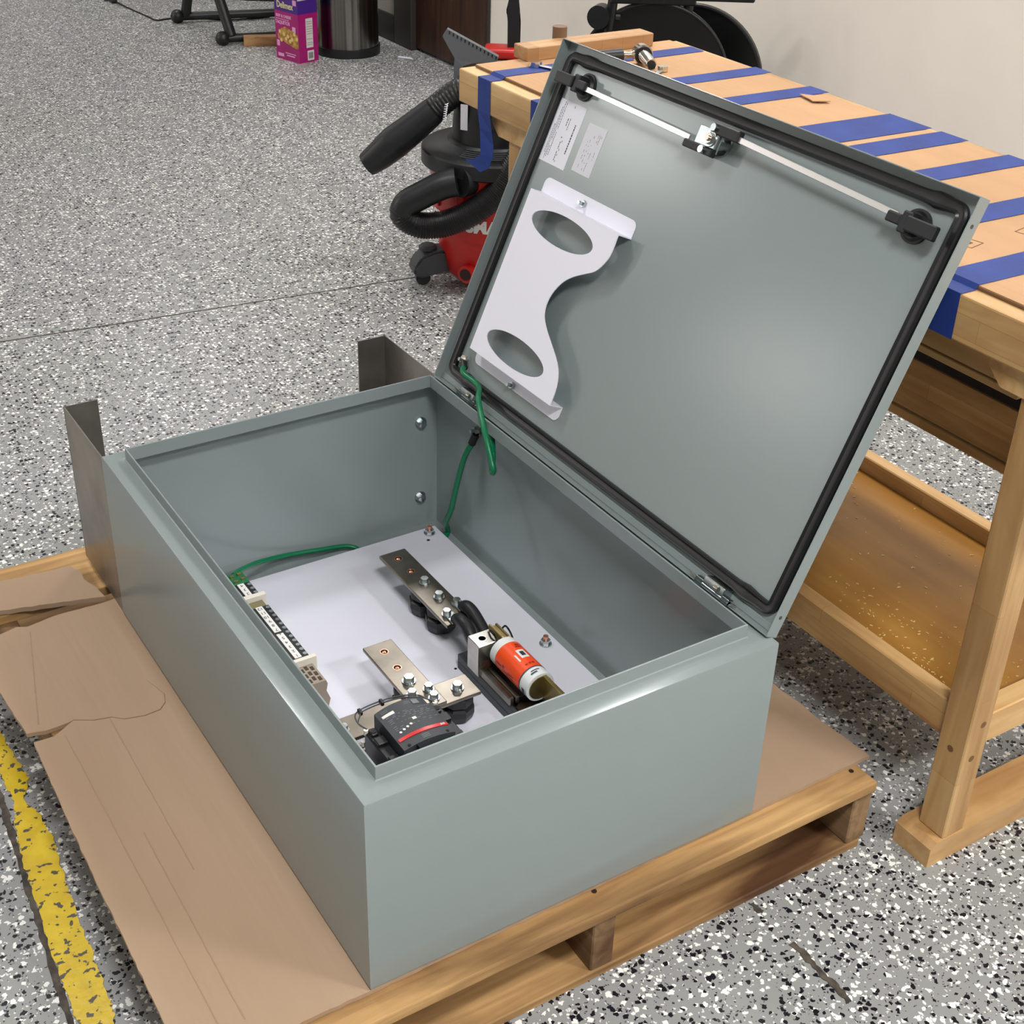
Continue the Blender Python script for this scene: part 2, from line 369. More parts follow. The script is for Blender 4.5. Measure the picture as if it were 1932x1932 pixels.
L_, R_ = line_strip((.596, -.128), (.594, -.245), .010, 20, .5); fstrip('trim_4', L_, R_, .0002, .001, GROOVE)
L_, R_ = line_strip((.5945, -.042), (.594, -.062), .007, 6, .5); fstrip('trim_5', L_, R_, .0002, .001, GROOVE)
L_ = []; R_ = []
ctrl = [(2.6, -.255, -.222), (2.3, -.252, -.226), (2.0, -.258, -.222), (1.7, -.254, -.228), (1.4, -.26, -.226), (1.2, -.257, -.232), (.98, -.262, -.236), (.88, -.263, -.236), (.80, -.262, -.231), (.745, -.262, -.228), (.70, -.262, -.247), (.66, -.272, -.236), (.60, -.282, -.232), (.53, -.288, -.240), (.42, -.296, -.248), (.33, -.300, -.252), (.27, -.303, -.255), (.24, -.302, -.258), (.21, -.296, -.268), (.15, -.305, -.262), (.05, -.31, -.266), (-.1, -.318, -.27), (-.3, -.33, -.285), (-.6, -.345, -.30), (-.9, -.36, -.32)]
for i in range(len(ctrl)-1):
    for k in range(8):
        t = k/8; y = ctrl[i][0]*(1-t)+ctrl[i+1][0]*t; x0 = ctrl[i][1]*(1-t)+ctrl[i+1][1]*t; x1 = ctrl[i][2]*(1-t)+ctrl[i+1][2]*t
        L_.append((x0+random.uniform(-.0022, .0022), y)); R_.append((x1+random.uniform(-.0022, .0022), y))
fstrip('floor_stripe', L_, R_, .0004, .0016, YELLOW)

# ------------------------------------------------------------------ pallet
pal = thing('wooden_pallet', 'weathered wooden pallet lying under the grey steel enclosure', 'pallet', (.32, .55, 0))
PX0, PX1 = -.192, .825
ys = [(-.038, .10), (.155, .245), (.30, .39), (.445, .58), (.635, .725), (.78, .87), (1.02, 1.165)]
for i, (y0, y1) in enumerate(ys):
    mb = MB(); mb.box(PX0+random.uniform(-.004, .004), PX1+random.uniform(-.003, .003), y0, y1, .108, .1265, .0025, seg=2); mb.build('deck_board', PAL_X, pal)
for (y0, y1) in ((-.036, .085), (.49, .60), (1.03, 1.16)):
    mb = MB(); mb.box(PX0+.004, PX1-.014, y0, y1, 0, .0155, .002); mb.build('bottom_board', PAL_X, pal)
for x0 in (PX0+.002, .313, PX1-.041):
    mb = MB(); mb.box(x0, x0+.037, -.034, 1.158, .0155, .108, .002); mb.build('stringer', PAL_Y, pal)
mb = MB()
for x in (.33, .80, -.17):
    for y in (.0, .06): mb.cyl((x+.005, y, .1255), (x+.005, y, .1272), .004, n=8)
mb.build('nail', mat('rusty_nail', (60, 46, 36), .6, .6), pal)

# ------------------------------------------------------------------ cardboard sheets on the pallet
ZC = .1275; ZT = .1345
def jag(pts, amp=.0015, step=.012):
    out = []
    for i in range(len(pts)):
        p, q = Vector(pts[i][:2]), Vector(pts[(i+1) % len(pts)][:2]); n = max(1, int((q-p).length/step))
        for k in range(n):
            v = p.lerp(q, k/n); out.append((v.x+random.uniform(-amp, amp), v.y+random.uniform(-amp, amp)))
    return out
main_poly = [(-.235, -.0), (.846, .006), (.843, .06), (.838, .11), (.841, .15), (.836, .19), (.834, .32), (.83, .50), (.82, .985), (0.0, .966), (-.01, .963), (-.10, .966), (-.150, .957), (-.166, .965), (-.21, .955), (-.245, .95),
             (-.2265, .688), (-.200, .680), (-.165, .682), (-.155, .684), (-.192, .662), (-.2235, .663), (-.230, .40), (-.232, .09)]
mb = MB(); mb.prism(jag(main_poly, .0008), ZC, ZT)
o = mb.build('cardboard_sheet', CARD, loc=(.3, .48, ZC)); tag(o, 'large flattened cardboard sheet lying between the pallet and the enclosure', 'cardboard')
flap = [(-.32, 1.030), (-.175, 1.020), (-.08, .995), (-.012, .975), (-.017, 1.01), (-.026, 1.045), (-.024, 1.07), (-.036, 1.098), (-.06, 1.100), (-.145, 1.108), (-.33, 1.125)]
mb = MB(); mb.prism(jag(flap, .0012), ZC+.001, ZT+.003)
o = mb.build('cardboard_scrap', CARD, loc=(-.15, 1.06, ZC)); tag(o, 'torn cardboard scrap on the far left end of the pallet beside the steel leg', 'cardboard')
# fold ridges pressed into the sheet
mb = MB()
for (x0, y0, x1, y1) in ((-.178, .04, -.178, .655), (-.148, .04, -.146, .40), (-.112, .30, -.108, .66), (-.205, .70, -.150, .94)):
    L_, R_ = line_strip((x0, y0), (x1, y1), .0016, 30, .6); mb.strip([(x, y, ZT-.0002) for x, y in L_], [(x, y, ZT-.0002) for x, y in R_], .0006)
mb.build('crease', mat('cardboard_crease', (158, 132, 106), .75), bpy.data.objects['cardboard_sheet'])
mb = MB(); tr = [(-.157, .684), (-.13, .668), (-.105, .662), (-.09, .648), (-.06, .640), (-.035, .642), (-.022, .655), (-.016, .675), (-.022, .70), (-.028, .72)]
mb.strip([(x, y+.0008, ZT-.0002) for x, y in tr], [(x+.0006, y-.0008, ZT-.0002) for x, y in tr], .0006)
mb.build('tear', mat('cardboard_tear', (132, 100, 70), .8), bpy.data.objects['cardboard_sheet'])

# ------------------------------------------------------------------ enclosure
W, D, Z0, Z1 = .61, .915, .135, .44
enc = thing('steel_enclosure', 'open grey steel electrical enclosure lying on its back on the pallet', 'enclosure', (W/2, D/2, Z0))
t_ = .0022
def ring_prof(prof):
    "sweep a profile [(inset, z)] round the rectangle"
    mb = MB(); rings = []
    for ins, z in prof:
        rings.append([mb.bm.verts.new(p) for p in ((ins, ins, z), (W-ins, ins, z), (W-ins, D-ins, z), (ins, D-ins, z))])
    for A, B in zip(rings, rings[1:]+rings[:1]):
        for k in range(4): mb.bm.faces.new((A[k], A[(k+1) % 4], B[(k+1) % 4], B[k]))
    return mb
e = .003
mb = ring_prof([(0, Z0+e), (0, Z1-e), (.0009, Z1-.0009), (e, Z1), (.0285, Z1), (.0300, Z1+.0012), (.0305, Z1+.0195), (.0312, Z1+.0203), (.0322, Z1+.0203), (.0330, Z1+.0195), (.0330, Z1-t_), (t_, Z1-t_), (t_, Z0+t_), (e, Z0)])
mb.build('body', GREY, enc, smooth=True)
mb = MB(); mb.box(t_*.5, W-t_*.5, t_*.5, D-t_*.5, Z0, Z0+t_); mb.build('bottom_plate', GREY, enc)
# lip corner joints + return flange seams
mb = MB()
for (x, y) in ((.0335, .0335), (W-.0335, .0335)): mb.box(x-.0012, x+.0006, y-.0012, y+.0006, Z1+.001, Z1+.016)
mb.build('corner_slot', mat('slot_shadow', (60, 66, 66), .6), enc)
# mounting panel
PZ = .152
mb = MB(); mb.box(.0385, .583, .036, .877, PZ-.003, PZ, .0008); mb.build('mounting_panel', PANELW, enc)
mb = MB()
for (x, y) in ((.02, 0), (0, 0)): pass
mb.box(.044, .066, .05, .86, Z0+t_, PZ-.003); mb.box(.545, .567, .05, .86, Z0+t_, PZ-.003); mb.build('panel_rail', GREY, enc)
for (x, y) in ((.561, .857), (.561, .466), (.561, .055), (.052, .857), (.052, .466), (.052, .055)):
    mb = MB(); mb.cyl((x, y, PZ), (x, y, PZ+.0022), .0105, n=20); mb.cyl((x, y, PZ+.0022), (x, y, PZ+.0095), .0082, n=6)
    n_ = mb.build('panel_nut', ZINC, enc, smooth=True)
    mb = MB(); mb.cyl((x, y, PZ+.009), (x, y, PZ+.0165), .0045, n=12); mb.build('stud_tip', COPPER, n_, smooth=True)
mb = MB(); mb.cyl((.548, .838, PZ-.0005), (.548, .838, PZ+.0003), .0032, n=12); mb.cyl((.40, .528-.045, PZ-.0005), (.40, .483, PZ+.0003), .0025, n=10); mb.build('panel_hole', BLKPL, enc)
for (x, z) in ((.5925, .354), (.590, .199)):
    mb = MB(); mb.hexbolt((x-.018, D-t_, z), (0, -1, 0), .0078, .007); mb.build('wall_bolt', ZINC, enc, smooth=True)
# legs of sheet steel at the far end
for sx, x0 in ((1, 0.0), (-1, W)):
    mb = MB(); f = .058; x1 = x0+sx*t_; xa, xb = min(x0, x1), max(x0, x1)
    mb.box(xa, xb, D, 1.115, .1385, .438)
    xf = x0+sx*f; mb.box(min(x0, xf), max(x0, xf), 1.115-t_, 1.115, .1385, .438)
    mb.build('stand_leg', MILL, enc)

# door ---------------------------------------------------------------
TH = 1.157; DO = Vector((.5977, 0, .4445)); DZ = Vector((math.cos(TH), 0, math.sin(TH))); DN = Vector((-math.sin(TH), 0, math.cos(TH)))
DM = Matrix((Vector((0, 1, 0)), DZ, DN)).transposed().to_4x4(); DM.translation = DO     # local (y, s, off); mirrored, normals are recalculated
A0, A1, HD, SK = .0123, .9065, .6109, -.018
def dp(a_, s_, o_): return DO + Vector((0, a_, 0)) + DZ*s_ + DN*o_
def dbuild(mb, name, m, parent, **k): return mb.build(name, m, parent, xf=DM, **k)
mb = MB()
pr = [(0, 0), (.0013, 0), (.0013, SK+.0), None]
rings = []
for ins, off in ((.0005, 0.0), (0, -.0006), (0, SK-.0015), (.0015, SK-.003), (-1, 0),):
    if ins == -1: continue
    rings.append([mb.bm.verts.new(p) for p in ((A0+ins, ins, off), (A1-ins, ins, off), (A1-ins, HD-ins, off), (A0+ins, HD-ins, off))])
inn = [[mb.bm.verts.new(p) for p in ((A0+i, i, o_), (A1-i, i, o_), (A1-i, HD-i, o_), (A0+i, HD-i, o_))] for i, o_ in ((.0014, 0), (.0019, -.0006), (.0019, SK))]
seq = inn[::-1] + rings
for A, B in zip(seq, seq[1:]):
    for k in range(4): mb.bm.faces.new((A[k], A[(k+1) % 4], B[(k+1) % 4], B[k]))
mb.bm.faces.new(seq[0]); mb.bm.faces.new(seq[-1])
door = dbuild(mb, 'door', GREY, enc)
mb = MB()   # inner stiffening flange line near the hinge side, with the ground stud hole tab
mb.box(A0+.0019, A1-.0019, .0019, .0128, SK, SK+.0030, .0008); dbuild(mb, 'hinge_side_fold', GREY, door)
# gasket with rounded corners and swollen splices
def rrect(a0, a1, s0, s1, r, n=8):
    P = []
    for cx, cy, st in ((a1-r, s1-r, 0), (a0+r, s1-r, 90), (a0+r, s0+r, 180), (a1-r, s0+r, 270)):
        for k in range(n+1):
            t = math.radians(st+90*k/n); P.append((cx+r*math.cos(t), cy+r*math.sin(t)))
    return P
def densify(P, step=.01):
    out = []
    for i in range(len(P)):
        p, q = Vector(P[i]), Vector(P[(i+1) % len(P)]); n = max(1, int((q-p).length/step))
        for k in range(n): out.append(p.lerp(q, k/n))
    return out
C_ = densify(rrect(.0345, .8835, .0275, .5895, .012))
def gasket_w(a_, s_):
    w_ = 1.
    for ca, cs in ((.075, .589), (.835, .589), (.085, .0275), (.83, .0275)):
        d2 = ((a_-ca)**2+(s_-cs)**2)**.5; w_ += .30*math.exp(-(d2/.012)**2)
    return w_
mb = MB(); n = len(C_); prof = [(-.0085, 0), (-.0085, .006), (-.0062, .0085), (-.003, .0066), (.003, .0066), (.0062, .0092), (.0085, .006), (.0085, 0)]
rings = []
for i in range(n):
    p, q = C_[i-1], C_[(i+1) % n]; d = (q-p).normalized(); nn = Vector((-d.y, d.x)); w_ = gasket_w(*C_[i])
    rings.append([mb.bm.verts.new((C_[i].x+nn.x*u*w_, C_[i].y+nn.y*u*w_, SK+v*w_)) for u, v in prof])
for i in range(n):
    A, B = rings[i], rings[(i+1) % n]
    for k in range(len(prof)): mb.bm.faces.new((A[k], A[(k+1) % len(prof)], B[(k+1) % len(prof)], B[k]))
dbuild(mb, 'gasket', RUBBER, door, smooth=True)
# latch rods
RO = .006
def rod(p, q, name='latch_rod'):
    mb = MB(); p, q = Vector(p), Vector(q); d = (q-p); Lr = d.length; d.normalize()
    nn = Vector((-d.y, d.x, 0)).normalized(); zz = Vector((0, 0, 1))
    Mx = Matrix((d, nn, zz)).transposed().to_4x4(); Mx.translation = p
    mb.box(0, Lr, -.0042, .0042, -.0016, .0016, .0006, M=Mx); dbuild(mb, name, ALU, door)
rod((.842, .5513, RO), (.520, .5435, RO)); rod((.430, .5665, RO), (.110, .5545, RO))
def guide(ca, cs, sgn):
    mb = MB(); mb.cyl((ca, cs, SK), (ca, cs, SK+.004), .0225, n=28); mb.cyl((ca, cs, SK+.004), (ca, cs, SK+.009), .0195, .0165, n=28)
    mb.box(ca-.008, ca+.008, cs-.014, cs+.014, SK+.004, RO+.004, .002)
    g_ = dbuild(mb, 'rod_guide', BLKPL, door, smooth=True)
    mb = MB(); mb.box(min(ca+sgn*.004, ca+sgn*.052), max(ca+sgn*.004, ca+sgn*.052), cs-.0095, cs+.0095, RO-.003, RO+.008, .0018)
    dbuild(mb, 'roller_tip', BLKPL, g_)
    mb = MB(); mb.box(min(ca-sgn*.006, ca-sgn*.030), max(ca-sgn*.006, ca-sgn*.030), cs-.007, cs+.007, RO-.005, RO+.006, .002)
    dbuild(mb, 'rod_socket', BLKPL, g_)
guide(.820, .5525, 1); guide(.0935, .5505, -1)
# centre latch
mb = MB(); ca, cs = .474, .553
mb.cyl((ca, cs, SK), (ca, cs, SK+.005), .0205, n=8)
mb.cyl((ca, cs, SK+.005), (ca, cs, RO+.006), .0115, n=20)
mb.box(ca-.017, ca+.036, cs-.018, cs+.014, RO-.004, RO-.001, .0008)
mb.box(ca-.014, ca+.012, cs-.013, cs+.013, RO-.001, RO+.004, .0015)
lt = dbuild(mb, 'centre_latch', ZINC, door, smooth=True)
mb = MB(); mb.cyl((ca, cs, RO+.004), (ca, cs, RO+.010), .0085, n=6); mb.cyl((ca, cs, RO+.010), (ca, cs, RO+.013), .0045, n=12); dbuild(mb, 'latch_nut', CHROME, lt, smooth=True)
mb = MB(); mb.box(ca-.013, ca+.052, cs-.024, cs-.012, RO-.007, RO+.006, .002); mb.box(ca-.052, ca+.006, cs+.0075, cs+.0245, RO-.007, RO+.006, .002)
dbuild(mb, 'rod_clamp', BLKPL, lt)
mb = MB(); mb.cyl((ca+.006, cs-.018, RO+.005), (ca+.006, cs-.018, RO+.0105), .0055, n=12); mb.cyl((ca-.002, cs+.0165, RO+.005), (ca-.002, cs+.0165, RO+.0105), .0055, n=12)
dbuild(mb, 'clamp_rivet', ZINC, lt, smooth=True)
# labels on the door
def dlabel(a0, a1, s0, s1, m, rows, seed, thick=.0016):
    mb = MB(); mb.box(a0, a1, s0, s1, SK, SK+.0004); lb = dbuild(mb, 'paper_label', m, door)
    rnd = random.Random(seed); mb = MB()
    for (fa, f0, f1, wd, dens) in rows:
        av = a0+(a1-a0)*fa; s_ = s1-(s1-s0)*f0; end = s1-(s1-s0)*f1
        while s_ > end:
            ln = rnd.uniform(.0012, .0045)
            if rnd.random() < dens: mb.box(av-wd/2, av+wd/2, s_-ln, s_, SK+.0004, SK+.0005)
            s_ -= ln+.0009
    dbuild(mb, 'print_lines', INK if m is PAPER else GREYINK, lb)
dlabel(.7992, .8728, .4175, .5228, PAPER, [(.17, .30, .75, .0026, .95), (.42, .04, .95, .0012, .55), (.50, .25, .36, .0016, .9), (.49, .46, .56, .0020, .9), (.47, .62, .90, .0016, .9), (.74, .04, .88, .0012, .95), (.80, .03, .92, .0012, .95), (.85, .12, .96, .0012, .95), (.90, .40, .86, .0012, .95)], 3)
dlabel(.7301, .7808, .4245, .5045, PAPER2, [(.14, .16, .30, .001, .8), (.22, .15, .34, .001, .8), (.30, .16, .30, .001, .8), (.2, .5, .8, .001, .6), (.38, .45, .9, .001, .6), (.5, .2, .9, .001, .5), (.62, .3, .8, .001, .5), (.74, .3, .92, .001, .6), (.84, .2, .7, .001, .4)], 5)
# document pocket bracket
fo = SK+.028; mb = MB()
def ell(ca, cs, ra, rs, n=40): return [(ca+ra*math.cos(2*PI*k/n), cs+rs*math.sin(2*PI*k/n)) for k in range(n)]
curve = [(.580, .372), (.5790, .343), (.584, .325), (.5975, .306), (.618, .294), (.641, .281), (.660, .265), (.6735, .243), (.6775, .222), (.672, .203), (.655, .187), (.632, .172), (.607, .156), (.591, .142), (.5815, .126), (.577, .108), (.576, .0855)]
def smoothp(P, k=5):
    out = []
    for i in range(len(P)-1):
        p0, p1, p2, p3 = (Vector(P[max(0, min(len(P)-1, j))]) for j in (i-1, i, i+1, i+2))
        for q in range(k):
            t = q/k; out.append(tuple(.5*((2*p1)+(-p0+p2)*t+(2*p0-5*p1+4*p2-p3)*t*t+(-p0+3*p1-3*p2+p3)*t**3)))
    return out+[tuple(P[-1])]
outer = smoothp(curve) + [(.8245, .0855), (.8265, .372)]
holes = [ell(.7105, .3330, .0865, .0245), ell(.7075, .1235, .0860, .0245)]
bm = mb.bm
def filled(outer, holes, z):
    es = []
    for loop in [outer]+holes:
        vs = [bm.verts.new((p[0], p[1], z)) for p in loop]
        es += [bm.edges.new((vs[i], vs[(i+1) % len(vs)])) for i in range(len(vs))]
    r = bmesh.ops.triangle_fill(bm, edges=es, use_beauty=True, use_dissolve=False)
    return [g_ for g_ in r['geom'] if isinstance(g_, bmesh.types.BMFace)]
fc = filled(outer, holes, fo)
ex = bmesh.ops.extrude_face_region(bm, geom=fc); vs = [v for v in ex['geom'] if isinstance(v, bmesh.types.BMVert)]
bmesh.ops.translate(bm, vec=(0, 0, -.0016), verts=vs)
mb.box(.580, .8265, .3705, .372, SK+.0008, fo-.0008); mb.box(.576, .8245, .0855, .0870, SK+.0008, fo-.0008)
def tab(a0, a1, s0, s1, up):
    r = .012; P = [(a0, s0 if up else s1), (a1, s0 if up else s1)]
    if up: P += [(a1, s1-r)]+[(a1-r+r*math.cos(math.radians(t)), s1-r+r*math.sin(math.radians(t))) for t in range(15, 90, 15)]+[(a1-r, s1), (a0+r, s1)]+[(a0+r-r*math.sin(math.radians(t)), s1-r+r*math.cos(math.radians(t))) for t in range(15, 90, 15)]+[(a0, s1-r)]
    else: P += [(a1, s0+r)]+[(a1-r+r*math.cos(math.radians(t)), s0+r-r*math.sin(math.radians(t))) for t in range(15, 90, 15)]+[(a1-r, s0), (a0+r, s0)]+[(a0+r-r*math.sin(math.radians(t)), s0+r-r*math.cos(math.radians(t))) for t in range(15, 90, 15)]+[(a0, s0+r)]
    mb.prism(P, SK+.0002, SK+.0016)
tab(.5795, .8325, .3705, .3985, True); tab(.576, .8345, .0605, .087, False)
pk = dbuild(mb, 'document_pocket', WHITE, door)
for (ca_, cs_) in ((.7144, .3855), (.7111, .0673)):
    mb = MB(); mb.cyl((ca_, cs_, SK+.0016), (ca_, cs_, SK+.007), .0062, n=6); mb.cyl((ca_, cs_, SK+.007), (ca_, cs_, SK+.015), .0032, n=10); dbuild(mb, 'pocket_nut', ZINC, door, smooth=True)
# ground stud on door
mb = MB(); mb.cyl((.8575, .0535, SK), (.8575, .0535, SK+.006), .0068, n=6); mb.cyl((.8575, .0535, SK+.006), (.8575, .0535, SK+.016), .0034, n=10)
dbuild(mb, 'door_ground_stud', ZINC, door, smooth=True)
# small holes in the door edge
mb = MB()
for s_ in (.030, .575): mb.cyl((A0+.0004, s_, -.0092), (A0-.0004, s_, -.0092), .0028, n=12)
dbuild(mb, 'edge_hole', mat('hole_shadow', (70, 72, 70), .7), door)
# hinges
for (a0, a1) in ((.077, .174), (.752, .834)):
    am = (a0+a1)/2+.001; mb = MB()
    mb.box(am-.021, am+.021, .0065, .0185, SK+.001, .0035, .001); mb.box(am-.027, am+.023, .0025, .0068, SK+.004, .001, .001)
    mb.cyl((a0+.016, .0035, -.001), (a1-.012, .0035, -.001), .0038, n=12)
    mb.box(a1-.026, a1-.010, -.0005, .010, -.008, .0025, .0008); mb.box(a0+.016, a0+.031, .000, .009, -.008, .0025, .0008)
    hg = dbuild(mb, 'hinge', ZINC, enc, smooth=True)
    mb = MB(); mb.cyl((am-.010, .0125, .0035), (am-.003, .0125, .0045), .004, n=12); dbuild(mb, 'hinge_screw', CHROME, hg, smooth=True)
    mb = MB(); mb.tube([(a0+.014, .0035, .0), (a0+.008, .006, .0015), (a0, .0075, .0015)], .0015, 8, 4); mb.tube([(a1-.012, .0035, .0), (a1-.004, .007, .0015), (a1+.002, .0085, .0015)], .0015, 8, 4); dbuild(mb, 'hinge_pin', CHROME, hg)

# ------------------------------------------------------------------ ground cables
def cable(name, label, pts, r, lugs):
    t = thing(name, label, 'cable', pts[0])
    mb = MB(); mb.tube(pts, r, 12, 8); mb.build('wire', GREENW, t, smooth=True)
    for (p, q, ring) in lugs:
        p, q = Vector(p), Vector(q)
        mb = MB(); mb.cyl(p, q, r*1.35, n=14); mb.build('lug_sleeve', BLKPL, t, smooth=True)
        if ring:
            mb = MB(); d = (q-p).normalized(); c = q+d*.006; ax = Vector(ring)
            mb.cyl(c-ax*.001, c+ax*.001, .0085, n=20); mb.build('lug_ring', CHROME, t, smooth=True)
    return t
pA = dp(.852, .050, SK+.008); pB = dp(.842, .043, SK+.010)
cable('ground_cable', 'green ground wire looping from the door stud down to the back wall stud', [dp(.845, .046, SK+.009), dp(.828, .038, SK+.018), (.617, .785, .472), (.588, .735, .472), (.567, .680, .447), (.560, .649, .418), (.557, .634, .400), (.561, .644, .390), (.574, .664, .414), (.590, .695, .424), (.598, .715, .420)], .0050,
      [(pB, pA, DN), ((.599, .716, .420), (.602, .743, .410), (1, 0, 0))])
cable('ground_cable', 'green ground wire running from the back wall stud down behind the white panel', [(.594, .766, .374), (.586, .776, .345), (.581, .792, .285), (.577, .806, .225), (.578, .826, .190), (.590, .843, .165), (.596, .850, .148), (.580, .842, .1425), (.50, .80, .1425)], .0050,
      [((.593, .764, .376), (.600, .7625, .393), (1, 0, 0))])
cable('ground_cable', 'green ground wire from behind the white panel to the green terminal', [(.440, .83, .1425), (.432, .878, .1425), (.412, .897, .149), (.356, .898, .158), (.294, .896, .168), (.235, .876, .185), (.190, .843, .204), (.166, .822, .212)], .0042, [])
mb = MB(); mb.cyl((.6075, .7635, .401), (.597, .7635, .401), .0072, n=6); mb.cyl((.6075, .7635, .401), (.590, .7635, .401), .0036, n=10); mb.build('ground_stud', ZINC, enc, smooth=True)

# ------------------------------------------------------------------ bus bars, insulators
def bolts(t, L):
    for (x, y, z, r) in L:
        mb = MB(); mb.cyl((x, y, z), (x, y, z+.0022), r*1.5, n=22); mb.cyl((x, y, z+.0022), (x, y, z+.0035), r*1.2, n=16)
        mb.cyl((x, y, z+.0035), (x, y, z+.0105), r*1.12, n=6); mb.build('bolt', ZINC, t, smooth=True)
def copper_studs(t, L, z):
    for (x, y) in L:
        mb = MB(); mb.lathe([(.0072, 0), (.0072, .0003), (.0056, .0003), (.0052, -.001), (.003, .0005), (.001, .001)], (x, y, z), 18)
        mb.build('threaded_hole', COPPER, t, smooth=True)
bA = thing('bus_bar', 'tinned bus bar near the back wall, two copper holes at its far end', 'bus bar', (.431, .64, .205), 'tinned bus bars')
mb = MB(); mb.box(.406, .456, .522, .757, .2035, .2098, .0012, seg=2); mb.build('bar', TIN, bA)
copper_studs(bA, [(.431, .733), (.431, .688)], .2098); bolts(bA, [(.434, .646, .2098, .0062), (.434, .597, .2098, .0062), (.421, .548, .2098, .0058), (.450, .566, .2098, .0058)])
bB = thing('bus_bar', 'tinned bus bar in the middle, lying across the cross bar behind the contactor', 'bus bar', (.285, .45, .207), 'tinned bus bars')
mb = MB(); mb.box(.261, .311, .355, .533, .2062, .2125, .0012, seg=2); mb.build('bar', TIN, bB)
copper_studs(bB, [(.286, .508), (.285, .463)], .2125); bolts(bB, [(.284, .424, .2125, .0072), (.272, .392, .2125, .0058), (.300, .392, .2125, .0058), (.297, .370, .2125, .0058)])
bC = thing('bus_bar', 'longer tinned cross bar running from the contactor to near the fuse base', 'bus bar', (.26, .38, .2), 'tinned bus bars')
mb = MB(); mb.box(.130, .371, .356, .406, .1998, .2061, .0012, seg=2); mb.build('bar', TIN, bC)
bolts(bC, [(.343, .380, .2061, .0066), (.152, .378, .2061, .0058)])
mb = MB()
for k in range(5): mb.box(.140, .235, .345-.009*k, .350-.009*k, .185-.004*k, .200-.004*k)
mb.build('stacked_link', TIN, bC)
def insulator(x, y, label, top):
    t = thing('standoff_insulator', label, 'insulator', (x, y, PZ), 'black standoff insulators')
    mb = MB(); h = top-PZ
    mb.lathe([(.016, 0), (.024, .004), (.027, h*.30), (.027, h*.52), (.021, h*.58), (.021, h*.62), (.025, h*.66), (.025, h*.94), (.022, h*.97)], (x, y, PZ), 8)
    mb.build('body', BLKPL, t); mb = MB(); mb.cyl((x, y, PZ+h*.96), (x, y, top), .008, n=12); mb.build('insert', BRASS, t)
insulator(.434, .646, 'black insulator under the back bus bar, on the copper hole side', .2033)
insulator(.434, .590, 'black insulator under the back bus bar, beside the black cables', .2033)
insulator(.284, .424, 'black insulator under the middle bus bar', .206)
insulator(.343, .380, 'black insulator under the free end of the cross bar', .1996)
# jumper cables from the back bar to the fuse base
for (x0, x1, y0, lbl) in ((.424, .424, .520, 'short black jumper cable nearest the terminal strip, bus bar to fuse base'), (.452, .450, .545, 'short black jumper cable nearest the back wall, bus bar to fuse base')):
    t = thing('jumper_cable', lbl, 'cable', (x0, y0, .2), 'black jumper cables')
    mb = MB(); mb.tube([(x0, y0+.008, .213), (x0, y0-.008, .222), (x0+.001, y0-.030, .219), (x1, .462, .200), (x1, .449, .196)], [.008, .0105, .0105, .0105, .0095], 14, 8); mb.build('insulation', BLKPL, t, smooth=True)
    mb = MB(); mb.box(x0-.009, x0+.009, y0, y0+.030, .2100, .2125, .001); mb.build('lug', ZINC, t)

# ------------------------------------------------------------------ fuse base and fuse
fb = thing('fuse_holder', 'black fuse base carrying the orange and white fuse', 'fuse holder', (.44, .35, PZ))
mb = MB(); mb.box(.404, .466, .205, .484, PZ, .166, .001); mb.box(.404, .412, .205, .484, .166, .180, .001); mb.box(.458, .466, .205, .484, .166, .180, .001); mb.box(.412, .458, .462, .484, .166, .180, .001)
mb.box(.412, .458, .250, .300, .166, .176, .001); mb.box(.412, .458, .340, .380, .166, .183, .001)
mb.build('base', DKPL, fb)
for y in (.322, .268):
    mb = MB(); mb.lathe([(.010, 0), (.0125, 0), (.0125, .006), (.010, .006)], (.428, y, .170), 22); mb.build('screw_well', mat('well_brown', (58, 50, 38), .4), fb, smooth=True)
mb = MB(); mb.box(.422, .447, .285, .312, .1765, .1772); mb.build('base_label', PAPER2, fb)
for yl, y2 in ((.415, .449), (.212, .246)):
    mb = MB(); mb.box(.401, .440, yl, y2, .180, .2385, .001)
    lg = mb.build('terminal_lug', ALU if False else mat('bright_lug', (196, 194, 184), .28, 1., var=.15, vscale=30), fb)
    mb = MB(); mb.lathe([(.0085, 0), (.0085, .0004), (.006, .0004), (.0055, -.003), (.001, -.003)], (.417, (yl+y2)/2, .2385), 20); mb.build('set_screw', CHROME, lg, smooth=True)
    mb = MB(); mb.cyl((.417, yl-.0004, .200), (.417, yl+.0006, .200), .0085, n=20); mb.build('cable_hole', mat('dark_copper_hole', (70, 40, 30), .5), lg)
    mb = MB(); mb.box(.440, .444, min(yl, yl)-.004, y2+.002, .180, .246, .0008); mb.box(.452, .456, yl-.004, y2+.002, .180, .243, .0008); mb.box(.4445, .4515, yl-.002, y2+.002, .196, .240, .0006)
    mb.build('blade_jaw', BRASS, fb)
    mb = MB(); ym = (yl+y2)/2
    for x in (.434, .461): mb.tube([(x, yl-.006, .186), (x, yl-.004, .232), (x, ym, .246), (x, y2-.004, .232)], .0016, 8, 5)
    mb.build('spring_clip', mat('black_steel_spring', (28, 26, 26), .25, .6), fb, smooth=True)
mb = MB(); mb.box(.405, .414, .330, .418, .180, .196, .002); mb.box(.417, .424, .330, .418, .180, .194, .002); mb.build('contact_strap', TIN, fb)
fu = thing('cartridge_fuse', 'cylindrical orange and white cartridge fuse clipped into the black base', 'fuse', (.4415, .355, .222))
FC = (.4415, .2225)
def ycyl(mb, y0, y1, r, r2=None, n=40): mb.cyl((FC[0], y0, FC[1]), (FC[0], y1, FC[1]), r, r2, n); return mb
